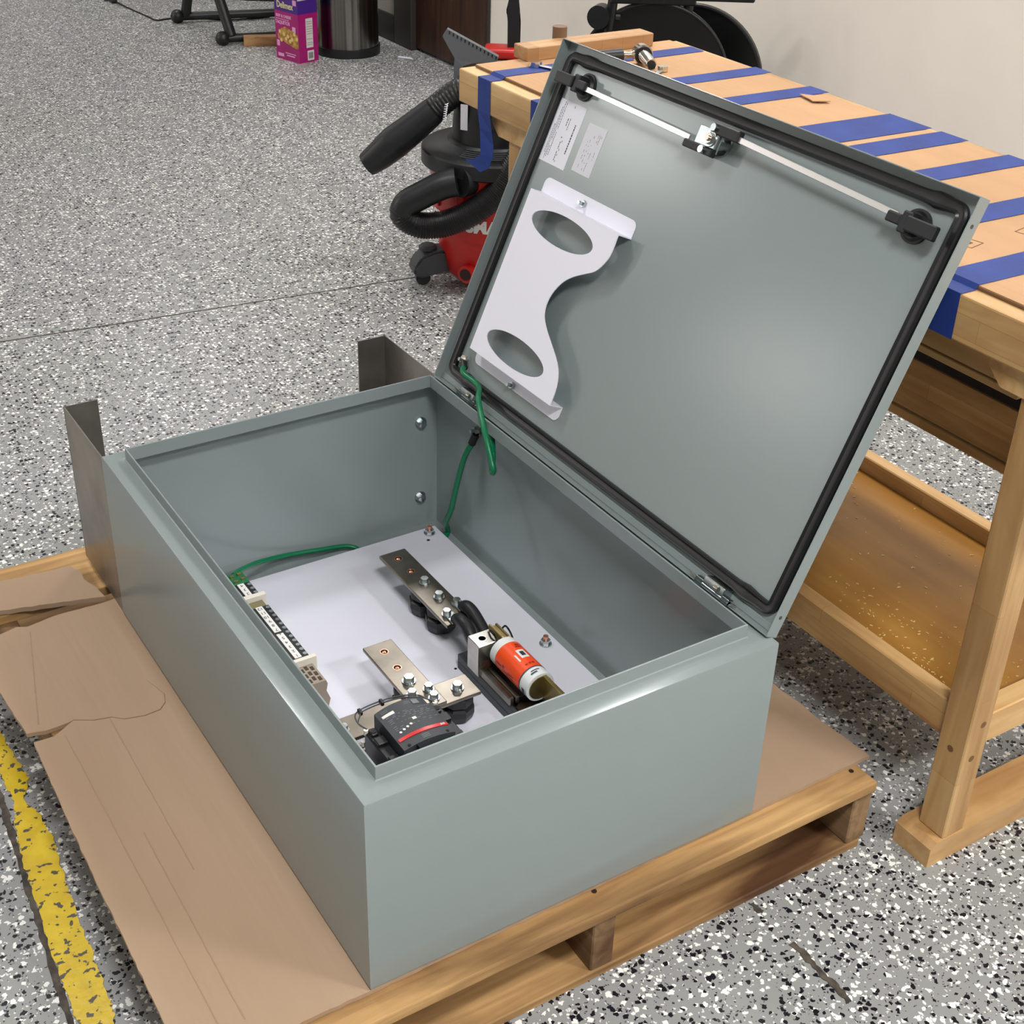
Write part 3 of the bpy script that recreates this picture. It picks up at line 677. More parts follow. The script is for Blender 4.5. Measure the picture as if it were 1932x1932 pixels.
mb = MB(); ycyl(mb, .303, .408, .0245); mb.build('tube', FUSEW, fu, smooth=True)
mb = MB(); mb.lathe([(.0245, 0), (.0245, .018), (.0225, .0185), (.0225, -.0005), (.0245, 0)][:4], (0, 0, 0), 36); bmesh.ops.delete(mb.bm, geom=list(mb.bm.faces), context='FACES_ONLY'); mb = MB()
ycyl(mb, .3025, .3015, .0200); mb.build('end_cap', BRASS, fu, smooth=True)
mb = MB(); mb.cyl((FC[0], .325, FC[1]), (FC[0], .393, FC[1]), .0249, n=40, caps=False); mb.build('orange_band', ORANGE, fu, smooth=True)
mb = MB()
def arc_patch(mb, y0, y1, a0, a1, r=.0252, n=8):
    P = []
    for k in range(n+1):
        t = math.radians(a0+(a1-a0)*k/n); P.append((FC[0]+r*math.cos(t), FC[1]+r*math.sin(t)))
    L = [mb.bm.verts.new((x, y0, z)) for x, z in P]; R = [mb.bm.verts.new((x, y1, z)) for x, z in P]
    for k in range(n): mb.bm.faces.new((L[k], L[k+1], R[k+1], R[k]))
arc_patch(mb, .3225, .325, 20, 230, .0250, 24); arc_patch(mb, .310, .313, 92, 118); arc_patch(mb, .315, .317, 78, 112); arc_patch(mb, .309, .316, 178, 205)
mb.build('navy_print', NAVY, fu)
mb = MB()
for (y0, y1, a0_, a1_) in ((.332, .336, 72, 80), (.332, .336, 84, 94), (.332, .335, 98, 108), (.377, .380, 60, 85), (.382, .386, 62, 80), (.374, .388, 172, 180), (.366, .372, 166, 176), (.352, .368, 184, 188), (.340, .356, 176, 180), (.340, .350, 190, 194)): arc_patch(mb, y0, y1, a0_, a1_, n=4)
mb.build('red_print', REDINK, fu)
mb = MB(); arc_patch(mb, .349, .370, 66, 98, .0253); arc_patch(mb, .345, .362, 108, 114, .0253, 3); mb.build('white_print', WHINK, fu)
mb = MB(); arc_patch(mb, .354, .365, 74, 90, .0256); mb.build('gear_logo', INK, fu)
for (y0, y1) in ((.240, .303), (.408, .446)):
    mb = MB(); mb.box(.4450, .4510, y0, y1, .204, .243, .0006); mb.build('blade', BRASS, fu)

# ------------------------------------------------------------------ contactor
ct = thing('contactor', 'black contactor with a curved red stripe and a white marker in the near corner', 'contactor', (.205, .265, PZ))
def arch_body(mb, x0, x1, y0, y1, zb, zt, rise, n=12, yt=None):
    lo, hi = [], []
    P = [(x0, zb), (x1, zb)] + [(x1+(x0-x1)*k/n, zt+rise*(1-(2*k/n-1)**2)) for k in range(n+1)]
    A = [mb.bm.verts.new((x, y0, z)) for x, z in P]; B = [mb.bm.verts.new((x, y1, z)) for x, z in P]
    mb.bm.faces.new(A); mb.bm.faces.new(B)
    for k in range(len(P)): mb.bm.faces.new((A[k], A[(k+1) % len(P)], B[(k+1) % len(P)], B[k]))
mb = MB(); arch_body(mb, .168, .247, .221, .292, .20, .2795, .006); arch_body(mb, .1695, .2455, .292, .313, .20, .2755, .0085); mb.box(.170, .246, .214, .2215, .19, .2745, .001)
mb.build('front_housing', DKPL, ct)
mb = MB(); mb.box(.150, .262, .218, .310, PZ+.004, .205, .002); mb.box(.147, .265, .226, .304, PZ, PZ+.006, .001)
mb.build('rear_housing', BLKPL, ct)
for sx in (0, 1):
    mb = MB(); x0 = .148 if sx == 0 else .248
    mb.box(x0, x0+.019, .214, .302, .195, .262, .002); mb.box(x0+.002, x0+.017, .2145, .236, .262, .266, .001); mb.box(x0+.002, x0+.017, .262, .278, .262, .2675, .001); mb.box(x0+.004, x0+.014, .285, .300, .262, .266, .001)
    ax = mb.build('auxiliary_block', BLKPL, ct)
    mb = MB()
    for y in (.226, .292): mb.cyl((x0+.0095, y, .2655), (x0+.0095, y, .2668), .0042, n=16)
    mb.build('screw_port', mat('port_black', (8, 8, 12), .6), ax)
mb = MB()
n = 16
def top_z(x, zt=.2795, rise=.006, x0=.168, x1=.247): k = (x-x0)/(x1-x0); return zt+rise*(1-(2*k-1)**2)+.0003
def top_strip(mb, x0, x1, y0, y1, th=.0004, zt=.2795, rise=.006, skew=0, n=16):
    L, R = [], []
    for i in range(n+1):
        x = x0+(x1-x0)*i/n; L.append((x, y0+skew*(i/n), top_z(x, zt, rise)-.0002)); R.append((x, y1+skew*(i/n), top_z(x, zt, rise)-.0002))
    mb.strip(L, R, th)
top_strip(mb, .170, .2455, .2375, .2435, .0012); mb.build('red_stripe', REDST, ct)
text('brand_print', 'ABB', .0052, WHINK, ct, frame((.236, .2405, top_z(.236)+.0011), (1, 0, -.1), (0, 1, 0)), .0001, 1.2)
mb = MB(); mb.strip([(x, .293, top_z(x, .2755, .0085)-.0001) for x in (.174, .180, .186, .192)], [(x, .2995, top_z(x, .2755, .0085)-.0001) for x in (.174, .180, .186, .192)], .0005); mb.build('white_marker', WHINK, ct)
mb = MB(); mb.strip([(x, .299, top_z(x, .2755, .0085)-.0001) for x in (.224, .229, .234)], [(x, .309, top_z(x, .2755, .0085)-.0001) for x in (.224, .229, .234)], .0004); mb.build('grey_marker', GREYINK, ct)
rnd = random.Random(11); mb = MB()
for yy in (.2885, .2855, .2825, .279, .275, .271, .267, .263, .259):
    x = .176
    while x < .240:
        ln = rnd.uniform(.002, .007)
        if rnd.random() < .62: top_strip(mb, x, x+ln, yy, yy+.0008, .00015, n=1)
        x += ln+rnd.uniform(.001, .006)
for yy in (.3035, .3065):
    top_strip(mb, .212, .222, yy, yy+.0007, .00015, .2755, .0085, n=1); top_strip(mb, .176, .186, yy, yy+.0007, .00015, .2755, .0085, n=1)
for yy in (.226, .229, .232): top_strip(mb, .200, .212, yy, yy+.0008, .00015, n=1)
mb.build('small_print', GREYINK, ct)
mb = MB()
for i, x in enumerate((.180, .1865, .193, .1995)): mb.cyl((x, .2535+.0022*i, top_z(x)-.0002), (x, .2535+.0022*i, top_z(x)+.0002), .0022, n=6)
mb.box(.206, .212, .266, .271, .2858, .2861); mb.build('approval_marks', WHINK, ct)
mb = MB()
for x in (.178, .237): mb.cyl((x, .2255, top_z(x)-.001), (x, .2255, top_z(x)+.0004), .0024, n=14)
mb.box(.1868, .1874, .214, .2372, .275, .2838); mb.build('housing_gap', mat('gap_black', (10, 10, 12), .7), ct)
mb = MB()
for (x, y, z) in ((.150, .300, .262), (.1505, .214, .250), (.262, .305, .262), (.2655, .216, .255), (.150, .309, .235)): mb.cyl((x, y, z-.004), (x, y, z+.004), .0035, n=12)
mb.build('white_terminal_screw', CREAM, ct, smooth=True)
mb = MB(); mb.prism([(.222, .15), (.30, .15), (.30, .19), (.285, .215), (.235, .215)], .132, .1335, M=Matrix(((0, 0, 1, 0), (1, 0, 0, 0), (0, 1, 0, .03), (0, 0, 0, 1)))); mb.build('side_shield', mat('grey_shield', (110, 116, 120), .4), ct)
for (off, lbl) in ((0, 'outer'), (.005, 'inner')):
    t = tag(MB().tube([(.152, .300, .266), (.146, .315, .268), (.150+off, .333-off, .268), (.165, .343-off, .266), (.195, .3455-off, .266), (.225, .342-off, .266), (.248, .331-off, .266), (.258, .313, .266), (.2615, .306, .266)], .0011, 8, 6).build('control_wire', mat('grey_wire', (70, 70, 72), .4), smooth=True), lbl+' of two thin grey wires arching over the back of the contactor', 'wire', 'thin grey control wires')
mb = MB()
for (x, y) in ((.160, .3385), (.196, .3425)): mb.box(x-.0025, x+.0025, y-.0055, y+.0045, .2625, .2700, .001)
tag(mb.build('cable_tie', BLKPL), 'two tiny black ties bundling the grey wires behind the contactor', 'cable tie', kind='stuff')

# ------------------------------------------------------------------ terminal strip
ts = thing('terminal_strip', 'numbered black terminal strip on a rail by the long side wall', 'terminal strip', (.163, .63, PZ))
mb = MB(); mb.box(.146, .181, .47, .83, PZ, PZ+.0012); mb.box(.146, .150, .47, .83, PZ, PZ+.0075); mb.box(.177, .181, .47, .83, PZ, PZ+.0075); mb.build('din_rail', ZINC, ts)
TZ = .220
def tprof(y0, y1, name, m, zt=TZ):
    mb = MB(); P = [(.147, PZ+.008), (.180, PZ+.008), (.184, .175), (.178, .192), (.1805, .205), (.178, zt), (.150, zt), (.147, .205), (.151, .192), (.1455, .175)]
    mb.prism(P, y0, y1, M=Matrix(((1, 0, 0, 0), (0, 0, 1, 0), (0, 1, 0, 0), (0, 0, 0, 1)))); return mb.build(name, m, ts)
tprof(.781, .815, 'ground_terminal', GREENT)
mb = MB(); mb.box(.154, .162, .786, .790, TZ, TZ+.003); mb.box(.168, .174, .789, .794, TZ, TZ+.003); mb.box(.154, .160, .802, .807, TZ, TZ+.003); mb.box(.167, .174, .804, .810, TZ, TZ+.003); mb.build('gold_tab', BRASS, ts)
marks = [('4', .773), ('3', .760), ('2', .747)] + [(str(12-i), .6975-.0128*i) for i in range(12)]
TXT = frame((0, 0, 0), (-.0, 1, 0), (-1, 0, 0))
for lab, yc in marks:
    tb = tprof(yc-.0062, yc+.0062, 'terminal', BLKPL)
    mb = MB(); mb.cyl((.1745, yc, TZ), (.1745, yc, TZ+.0008), .0036, n=14); mb.build('terminal_screw', ZINC, tb, smooth=True)
for (y0, y1) in ((.7405, .7795), (.6275, .7040), (.5510, .6215)):
    mb = MB(); mb.box(.1555, .1668, y0, y1, TZ, TZ+.0009); mb.build('marker_strip', WHINK, ts)
for lab, yc in marks:
    if yc < .555: continue
    text('terminal_number', lab, .0092, INK, ts, frame((.1612, yc, TZ+.0011), (-1, 0, 0), (0, -1, 0)), .0001)
for (y0, y1) in ((.730, .7395), (.5385, .5460)):
    mb = MB(); mb.box(.149, .186, y0, y1, PZ+.006, TZ+.0035, .0006); mb.build('end_plate', CREAM, ts)
tprof(.706, .7295, 'spacer_block', mat('olive_plastic', (120, 112, 80), .5), .214)
o = tprof(.490, .538, 'end_clamp', BEIGE, .212)
mb = MB()
for i in range(3):
    for j in range(3): mb.box(.1535+.008*i, .1585+.008*i, .494+.014*j+(.004 if i % 2 else 0), .503+.014*j+(.004 if i % 2 else 0), .2119, .2127)
mb.build('clamp_recess', mat('recess_brown', (64, 50, 40), .7), o)

# ------------------------------------------------------------------ workbench
be = thing('workbench', 'beech workbench with taped cardboard on its top and a low shelf', 'workbench', (1.14, .5, 0))
BX0, BX1, BY0, BY1, BZ = .875, 1.400, -.36, 1.300, .864
mb = MB(); mb.box(BX0, BX1, BY0, BY1, .801, BZ, .003, seg=2); mb.build('bench_top', BEN_S, be)
LX = (.892, 1.335)
for y0 in (-.120, 1.094):
    yc = y0+.024
    for x0 in LX:
        mb = MB(); mb.box(x0, x0+.045, y0, y0+.048, .045, .764, .002); lg = mb.build('leg', BEN_Z, be)
        if y0 < 0:
            mb = MB()
            if x0 < 1:
                for (yy, z, xx) in ((y0+.024, .205, None),): mb.cyl((x0-.0004, yy, z), (x0+.003, yy, z), .0055, n=14)
                for (xx, z) in ((x0+.028, .255), (x0+.020, .195)): mb.cyl((xx, y0-.0004, z), (xx, y0+.003, z), .0055, n=14)
                mb.build('bolt_hole', mat('bolt_hole_brown', (120, 84, 50), .7), lg)
    for x0 in (None,):
        mb = MB(); mb.prism([(yc-.078, .801), (yc+.078, .801), (yc+.078, .785), (yc+.055, .764), (yc-.055, .764), (yc-.078, .785)], LX[0]-.004, LX[1]+.049, M=Matrix(((0, 0, 1, 0), (1, 0, 0, 0), (0, 1, 0, 0), (0, 0, 0, 1)))); mb.build('cross_beam', BEN_X, be)
    mb = MB(); mb.prism([(.868, .0), (1.372+.03, 0), (1.372+.03, .034), (1.39, .045), (.880, .045), (.868, .036)], yc-.026, yc+.044, M=Matrix(((1, 0, 0, 0), (0, 0, 1, 0), (0, 1, 0, 0), (0, 0, 0, 1)))); mb.build('foot_rail', BEN_X, be)
    mb = MB(); mb.box(LX[0]+.045, LX[1], y0+.006, y0+.040, .207, .262, .002); mb.build('end_rail', BEN_X, be)
for (x0, x1) in ((.905, .931), (1.345, 1.373)):
    mb = MB(); mb.box(x0, x1, -.072, 1.094, .203, .266 if x0 < 1 else .250, .002); mb.build('side_rail', BEN_S, be)
mb = MB(); mb.box(.931, 1.345, -.078, 1.098, .206, .218); sh = mb.build('shelf_board', PLY, be)
mb = MB(); mb.box(.925, .943, -.042, 1.05, .750, .801, .001); mb.build('drawer_rail', BEN_S, be)
mb = MB(); mb.box(1.300, 1.318, -.06, 1.04, .414, .510, .001); mb.box(1.294, 1.322, -.06, 1.04, .396, .4125, .001); mb.build('back_board', BEN_S, be)
DRK = mat('under_bench_shade', (30, 22, 15), .8)  # near-black colour stands in for the shade under the bench top
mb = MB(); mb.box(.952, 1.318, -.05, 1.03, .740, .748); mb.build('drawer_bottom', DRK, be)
mb = MB(); mb.box(1.302, 1.316, -.06, 1.04, .512, .740); mb.build('gap_shade_sheet', DRK, be)  # dark sheet added so the shaded gap below the rail reads black
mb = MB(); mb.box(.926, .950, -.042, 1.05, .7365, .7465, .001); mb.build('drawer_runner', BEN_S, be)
# sawdust and chips on the shelf: uncountable
rnd = random.Random(4); mb = MB()
for i in range(420):
    if rnd.random() < .65: x = .94+abs(rnd.gauss(0, .07)); y = .05+rnd.gauss(0, .16)
    else: x = rnd.uniform(.94, 1.33); y = rnd.uniform(-.05, .8)
    if not (.935 < x < 1.34 and -.07 < y < 1.0): continue
    s_ = rnd.uniform(.0006, .0016); r_ = Matrix.Translation((x, y, .2184)) @ Matrix.Rotation(rnd.uniform(0, PI), 4, 'Z'); mb.box(-s_*1.6, s_*1.6, -s_*.6, s_*.6, 0, s_*.6, M=r_)
tag(mb.build('wood_shavings', mat('pale_shaving', (226, 200, 140), .7)), 'scattered pale wood shavings on the golden lower shelf', 'wood shavings', kind='stuff')
# cardboard cover + prints
cbd = tag(MB().box(.906, 1.372, -.34, 1.288, BZ, BZ+.006).build('cardboard_cover', CARDB, loc=(1.14, .5, BZ)), 'brown cardboard cover taped over the workbench top', 'cardboard')
mb = MB(); mb.box(.9045, .9062, -.34, 1.288, BZ+.0015, BZ+.0045); mb.build('cut_edge', CARDE, cbd)
mb = MB()
def diamond(cx, cy, w1, w2, M):
    for k, (s1) in enumerate((1., .78)):
        P = [(w1*s1, 0), (0, w2*s1), (-w1*s1, 0), (0, -w2*s1)]; Q = [(p*(1-.10/s1), q*(1-.10/s1)) for p, q in P]
        if k == 1: P = [(w1*.35, 0), (0, w2*.35), (-w1*.35, 0), (0, -w2*.35)]; Q = [(p*.4, q*.4) for p, q in P]
        for i in range(4):
            vs = [mb.bm.verts.new(M @ Vector((a_[0], a_[1], 0))) for a_ in (P[i], P[(i+1) % 4], Q[(i+1) % 4], Q[i])]; mb.bm.faces.new(vs)
for (x, y) in ((1.012, .153), (1.125, .140)): diamond(x, y, .023, .022, Matrix.Translation((x, y, BZ+.0063)) @ Matrix.Rotation(-.577, 4, 'Z'))
pr_ = mb.build('printed_mark', mat('brown_print', (96, 62, 34), .7), cbd)
text('printed_letters', 'YE', .017, pr_.data.materials[0], cbd, frame((1.113, .1155, BZ+.0063), (1, .12, 0), (-.12, 1, 0)), .0001, 1.2)
text('printed_letters', 'MA', .017, pr_.data.materials[0], cbd, frame((1.107, .097, BZ+.0063), (1, .12, 0), (-.12, 1, 0)), .0001, 1.4)
# tape strips
tapes = [(1.226, 1.182, 1.375, -.005, .802, 'blue tape strip nearest the wood block, its loose end hanging free'), (1.043, .996, 1.385, -.012, .802, 'blue tape strip passing just behind the ratchet'),
         (.895, .845, 1.384, -.02, None, 'narrow blue tape strip next to a torn cardboard flap'), (.70, .60, 1.384, -.03, None, 'double width blue tape strip across the cardboard'), (.575, .515, 1.384, -.025, None, 'blue tape strip just in front of the double width one'),
         (.43, .378, 1.384, -.025, None, 'blue tape strip crossing where the bench top leaves the frame'), (.262, .208, 1.37, -.02, None, 'blue tape strip meeting the upper right corner of the open door'), (.094, .037, 1.37, -.008, .802, 'nearest blue tape strip, folded down over the bench side')]
for i, (y1, y0, xe, sk, hang, lbl) in enumerate(tapes):
    mb = MB(); L, R = [], []; zt = BZ+.0066
    xs = [BX0-.0008]+[.90, .906]+[.95+k*(xe-.95)/6 for k in range(7)]
    for x in xs:
        z = (BZ+.0008 if x < .903 else zt)+random.uniform(0, .0003); f = (x-BX0)/(xe-BX0)
        L.append((x, y1+sk*f+random.uniform(-.0006, .0006), z)); R.append((x, y0+sk*f+random.uniform(-.0006, .0006), z))
    mb.strip(L, R, .0004)
    if hang:
        zl = hang
        mb.strip([(BX0-.0010, y1, BZ+.0012), (BX0-.0010, y1, zl)], [(BX0-.0010, y0, BZ+.0012), (BX0-.0010, y0, zl)], .0004, (-1, 0, 0))
    if i == 0:
        Lh = [(.874, 1.226, .802), (.872, 1.214, .770), (.868, 1.204, .745), (.866, 1.200, .725), (.862, 1.222, .709), (.858, 1.246, .705)]
        Rh = [(.874, 1.182, .802), (.878, 1.180, .770), (.880, 1.176, .745), (.876, 1.172, .725), (.872, 1.178, .703), (.866, 1.200, .690)]
        mb.strip(Lh, Rh, .0004, (-1, 0, 0))
    tag(mb.build('tape_strip', TAPE, loc=((BX0+xe)/2, (y0+y1)/2, zt)), lbl, 'tape', 'blue tape strips')
# things on the bench
mb = MB(); Mx = frame((1.155, 1.283, BZ+.006), (1, -.005, 0), (.005, 1, 0)); mb.box(-.152, .152, -.024, .024, 0, .026, .0015, M=Mx)
tag(mb.build('wood_block', wood('laminated_block', (205, 165, 115), (176, 130, 84), 0, .5, blocks=(.05, .03, 0, 2)), loc=(1.155, 1.283, BZ+.006)), 'long thin wood block on the far end of the workbench', 'wood block')
mb = MB(); mb.cyl((1.115, 1.315, BZ), (1.115, 1.315, BZ+.052), .0145, n=20)
tag(mb.build('bench_dog', mat('dark_peg', (120, 92, 68), .6), loc=(1.115, 1.315, BZ), smooth=True), 'short round wooden peg behind the wood block', 'peg')
rt = thing('ratchet_wrench', 'ratchet wrench with black grip and chrome socket lying on the cardboard', 'ratchet', (1.19, 1.16, BZ+.007))
mb = MB(); z = BZ+.026; hx, hy = 1.196, 1.148
mb.cyl((1.05, 1.186, z-.004), (1.155, 1.158, z), .0115, .0125, n=20); mb.build('grip', BLKPL, rt, smooth=True)
mb = MB(); mb.cyl((1.155, 1.158, z), (1.178, 1.152, z), .0075, .0055, n=16); mb.cyl((1.170, 1.154, z), (hx, hy, z), .0055, .010, n=16)
mb.cyl((hx+.004, hy+.010, z-.001), (hx-.003, hy-.008, z), .019, n=24); mb.build('head', CHROME, rt, smooth=True)
mb = MB(); mb.cyl((hx-.003, hy-.008, z), (hx-.006, hy-.013, z), .0165, n=24); mb.build('seal_ring', BLKPL, rt, smooth=True)
mb = MB(); mb.cyl((hx-.006, hy-.013, z), (hx-.022, hy-.058, z-.006), .0125, .0115, n=20); mb.build('socket', CHROME, rt, smooth=True)
mb = MB(); mb.cyl((hx-.0215, hy-.0575, z-.0059), (hx-.0223, hy-.059, z-.0062), .0092, n=20); mb.build('socket_opening', BLKPL, rt)
def wrench(name, label, p, q, r1):
    t = thing(name, label, 'wrench', p, 'wrenches on the bench'); p, q = Vector(p), Vector(q); d = (q-p).normalized(); nn = Vector((-d.y, d.x, 0))
    Mx = Matrix((d, nn, Vector((0, 0, 1)))).transposed().to_4x4(); Mx.translation = p
    mb = MB(); mb.box(r1*.8, (q-p).length, -.005, .005, .001, .0045, .001, M=Mx); mb.build('shank', ZINC, t)
    mb = MB(); mb.lathe([(r1*.62, 0), (r1, 0), (r1, .009), (r1*.62, .009)], (0, 0, 0), 24, M=Mx); mb.build('ring_end', CHROME, t, smooth=True)
wrench('combination_wrench', 'steel ring wrench half hidden behind the top left corner of the door', (.998, 1.222, BZ+.0075), (1.045, 1.095, BZ+.0075), .0135)
wrench('combination_wrench', 'small chrome wrench showing just past the ratchet socket', (1.200, 1.086, BZ+.0075), (1.16, 1.06, BZ+.0075), .010)
mb = MB(); mb.prism(jag([(1.318, .83), (1.345, .80), (1.335, .77), (1.305, .785)], .002), 0, .0015, M=Matrix.Translation((0, 0, BZ+.0095)) @ Matrix.Rotation(0, 4, 'X'))
tag(mb.build('cardboard_flap', CARDB, loc=(1.325, .80, BZ+.0075)), 'small torn cardboard flap sticking up beside a narrow tape strip', 'cardboard')
mb = MB(); mb.tube([(1.089, .228, .004), (1.098, .210, .004), (1.120, .212, .004), (1.145, .235, .004)], .004, 8, 4)
tag(mb.build('plastic_tube', mat('clear_grey_plastic', (180, 184, 184), .3), smooth=True), 'short bent pale plastic tube on the floor under the workbench', 'tube')
mb = MB(); mb.prism(jag([(1.46, .46), (1.485, .452), (1.49, .438), (1.462, .436)], .001), .0003, .001)
tag(mb.build('paper_scrap', PAPER), 'tiny white paper scrap on the floor behind the lower shelf', 'paper scrap')

# ------------------------------------------------------------------ shop vacuum
vc = thing('shop_vacuum', 'red wet and dry shop vacuum with black lid and hose, behind the workbench', 'vacuum', (1.51, 2.19, 0))
VC = (1.51, 2.19, 0)
TCV = Vector((-.545, -.838, 0)); RV = Vector((.838, -.545, 0))
mb = MB(); mb.lathe([(.02, .03), (.125, .03), (.140, .045), (.150, .085), (.158, .16), (.166, .162), (.168, .175), (.170, .29), (.182, .335), (.190, .350), (.190, .358)], VC, 64)
tank = mb.build('tank', VRED, vc, smooth=True)
def vdir(deg): # angle about the tank from the camera side, + to the right
    t = math.radians(deg); return TCV*math.cos(t)+RV*math.sin(t)
mb = MB()
for dg_ in (-62, -30, 28):   # moulded ribs under the rim
    d = vdir(dg_); p = Vector(VC)+d*.172; mb.box(-.004, .004, -.012, .012, .24, .345, .002, M=Matrix.Translation((p.x, p.y, 0)) @ Matrix.Rotation(math.atan2(d.y, d.x), 4, 'Z'))
mb.build('rib', VRED, tank)
d = vdir(-24); p = Vector(VC)+d*.138; mb = MB(); c = p+Vector((0, 0, .068))
mb.cyl(c-d*.03, c+d*.032, .030, .0245, n=28); mb.build('drain_boss', VRED, tank, smooth=True)
mb = MB(); mb.cyl(c+d*.0315, c+d*.0335, .0165, n=24); mb.build('drain_opening', mat('drain_dark', (40, 8, 8), .6), tank)
mb = MB(); mb.lathe([(.05, .345), (.197, .345), (.2015, .349), (.2015, .386), (.198, .391), (.190, .3915), (.16, .400), (.13, .408), (.125, .414), (.10, .416)], VC, 64)
lid = mb.build('lid', BLKPL, vc, smooth=True)
mb = MB()
for k in range(5): 
    for (sa, sb) in ((-30, -12), (-8, 14)):
        mb.tube([Vector(VC)+vdir(sa+(sb-sa)*i/6)*(.140+.009*k)+Vector((0, 0, .4105-.0024*k)) for i in range(7)], .0016, 6, 0)
mb.build('lid_ridge', DKPL, lid)
mb = MB(); mb.lathe([(.118, .41), (.114, .47), (.106, .53), (.098, .575), (.07, .59), (.02, .592)], VC, 40); hd = mb.build('motor_head', BLKPL, vc, smooth=True)
mb = MB(); q = Vector(VC)+RV*-.080+TCV*.088; mb.box(-.010, .010, -.001, .001, -.034, .034, M=frame(q+Vector((0, 0, .487)), RV*.92+TCV*.35, (0, 0, 1)) @ Matrix.Rotation(-PI/2, 4, 'X')); mb.build('rating_label', PAPER2, hd)
mb = MB(); q = Vector(VC)+RV*-.012+TCV*.110; mb.cyl(q+Vector((0, 0, .49)), q+TCV*.012+Vector((0, 0, .488)), .036, n=24); mb.build('filter_cap', RUBBER, hd, smooth=True)
hs = [(1.385, 2.120, .350), (1.334, 2.090, .340), (1.302, 2.111, .330), (1.260, 2.138, .304), (1.222, 2.163, .276), (1.211, 2.170, .250), (1.225, 2.161, .229), (1.255, 2.141, .217), (1.303, 2.110, .222), (1.358, 2.074, .250), (1.405, 2.045, .290), (1.440, 2.022, .340), (1.470, 2.002, .405), (1.50, 1.99, .46), (1.54, 2.00, .52)]
mb = MB(); mb.tube(hs[4:], .034, 20, 8, rib=.0024, ribn=90); mb.build('hose', RUBBER, vc, smooth=True)
mb = MB(); mb.tube(hs[1:6], [.038, .038, .037, .037, .036], 24, 8); mb.tube([(1.402, 2.12, .335), (1.368, 2.100, .338), (1.340, 2.092, .339)], [.044, .044, .042], 24, 4)
mb.build('hose_cuff', BLKPL, vc, smooth=True)
text('brand_lettering', 'CRAFTSMAN', .046, WHINK, tank, frame(Vector(VC)+vdir(0)*.1715+RV*-.080+Vector((0, 0, .209)), RV, (0, 0, 1)), .0006, 1.05, .0022)
bpy.data.objects['brand_lettering'].data.update()
me = bpy.data.objects['brand_lettering'].data   # wrap lettering round the tank
for v in me.vertices:
    q = v.co-Vector(VC); u = q.dot(RV); h = q.dot(TCV)-.1715; t = u/.1705; nv = Vector(VC)+(TCV*math.cos(t)+RV*math.sin(t))*(.1700+h+.0012); v.co = Vector((nv.x, nv.y, v.co.z))
# wand, nozzle stored on the head
wd = [(1.192, 2.338, .338), (1.222, 2.318, .366), (1.257, 2.295, .403), (1.312, 2.259, .457), (1.348, 2.236, .495)]
mb = MB(); mb.tube(wd, [.033, .040, .045, .040, .036], 24, 6); mb.build('crevice_tool', BLKPL, vc, smooth=True)
mb = MB(); mb.tube([(1.345, 2.238, .492), (1.372, 2.220, .521), (1.398, 2.204, .543), (1.43, 2.188, .552), (1.47, 2.20, .545)], [.033]*5, 20, 6, rib=.0018, ribn=16); mb.build('hose_end', RUBBER, vc, smooth=True)
nz = [(1.411, 2.278, .692), (1.526, 2.203, .624), (1.522, 2.206, .611), (1.466, 2.243, .605), (1.446, 2.255, .597), (1.447, 2.255, .44), (1.427, 2.268, .44), (1.426, 2.269, .592), (1.428, 2.268, .617), (1.401, 2.285, .672)]
mb = MB(); A = [mb.bm.verts.new(Vector(p)+TCV*.012) for p in nz]; B = [mb.bm.verts.new(Vector(p)-TCV*.012) for p in nz]
mb.bm.faces.new(A); mb.bm.faces.new(B)
for k in range(len(nz)): mb.bm.faces.new((A[k], A[(k+1) % len(nz)], B[(k+1) % len(nz)], B[k]))
nzo = mb.build('floor_nozzle', mat('slate_plastic', (92, 95, 99), .5), vc)
mb = MB(); p0, p1 = Vector(nz[0]), Vector(nz[1])
for k in range(13):
    c = p0.lerp(p1, (k+.6)/13.2)+TCV*.0125+Vector((0, 0, -.004)); mb.box(-.0015, .0015, -.001, .001, -.005, .003, M=Matrix.Translation(c) @ Matrix.Rotation(math.atan2(RV.y, RV.x), 4, 'Z'))
mb.build('nozzle_tooth', BLKPL, nzo)
mb = MB(); pts = []
for k in range(40):
    t = k/39; c = Vector((1.350, 2.175, .526)).lerp(Vector((1.345, 2.180, .476)), t); pts.append(c+RV*.004*math.cos(k*1.3)+TCV*.004*math.sin(k*1.3))
mb.tube(pts, .0013, 6, 0); mb.build('twisted_cord', PAPER, vc)
for dg_ in (-72, 72, 160, -160):
    d = vdir(dg_); Mr = Matrix.Translation(VC) @ Matrix.Rotation(math.atan2(d.y, d.x), 4, 'Z')
    mb = MB(); S = [(.10, .035), (.10, .100), (.165, .108), (.185, .104), (.215, .092), (.238, .060), (.236, .038), (.205, .028), (.150, .052), (.125, .040)]
    A = [mb.bm.verts.new((x, -.036, z)) for x, z in S]; B = [mb.bm.verts.new((x, .036, z)) for x, z in S]; mb.bm.faces.new(A); mb.bm.faces.new(B)
    for k in range(len(S)): mb.bm.faces.new((A[k], A[(k+1) % len(S)], B[(k+1) % len(S)], B[k]))
    bmesh.ops.bevel(mb.bm, geom=list(mb.bm.edges), offset=.006, segments=2, affect='EDGES')
    mb.lathe([(.024, 0), (.026, .008), (.02, .014), (.004, .016)], (.190, 0, .104), 20)
    cf = mb.build('caster_foot', DKPL, vc, xf=Mr, smooth=True)
    mb = MB(); mb.cyl((.205, -.010, .021), (.205, .010, .021), .021, n=20); mb.build('wheel', BLKPL, cf, xf=Mr, smooth=True)

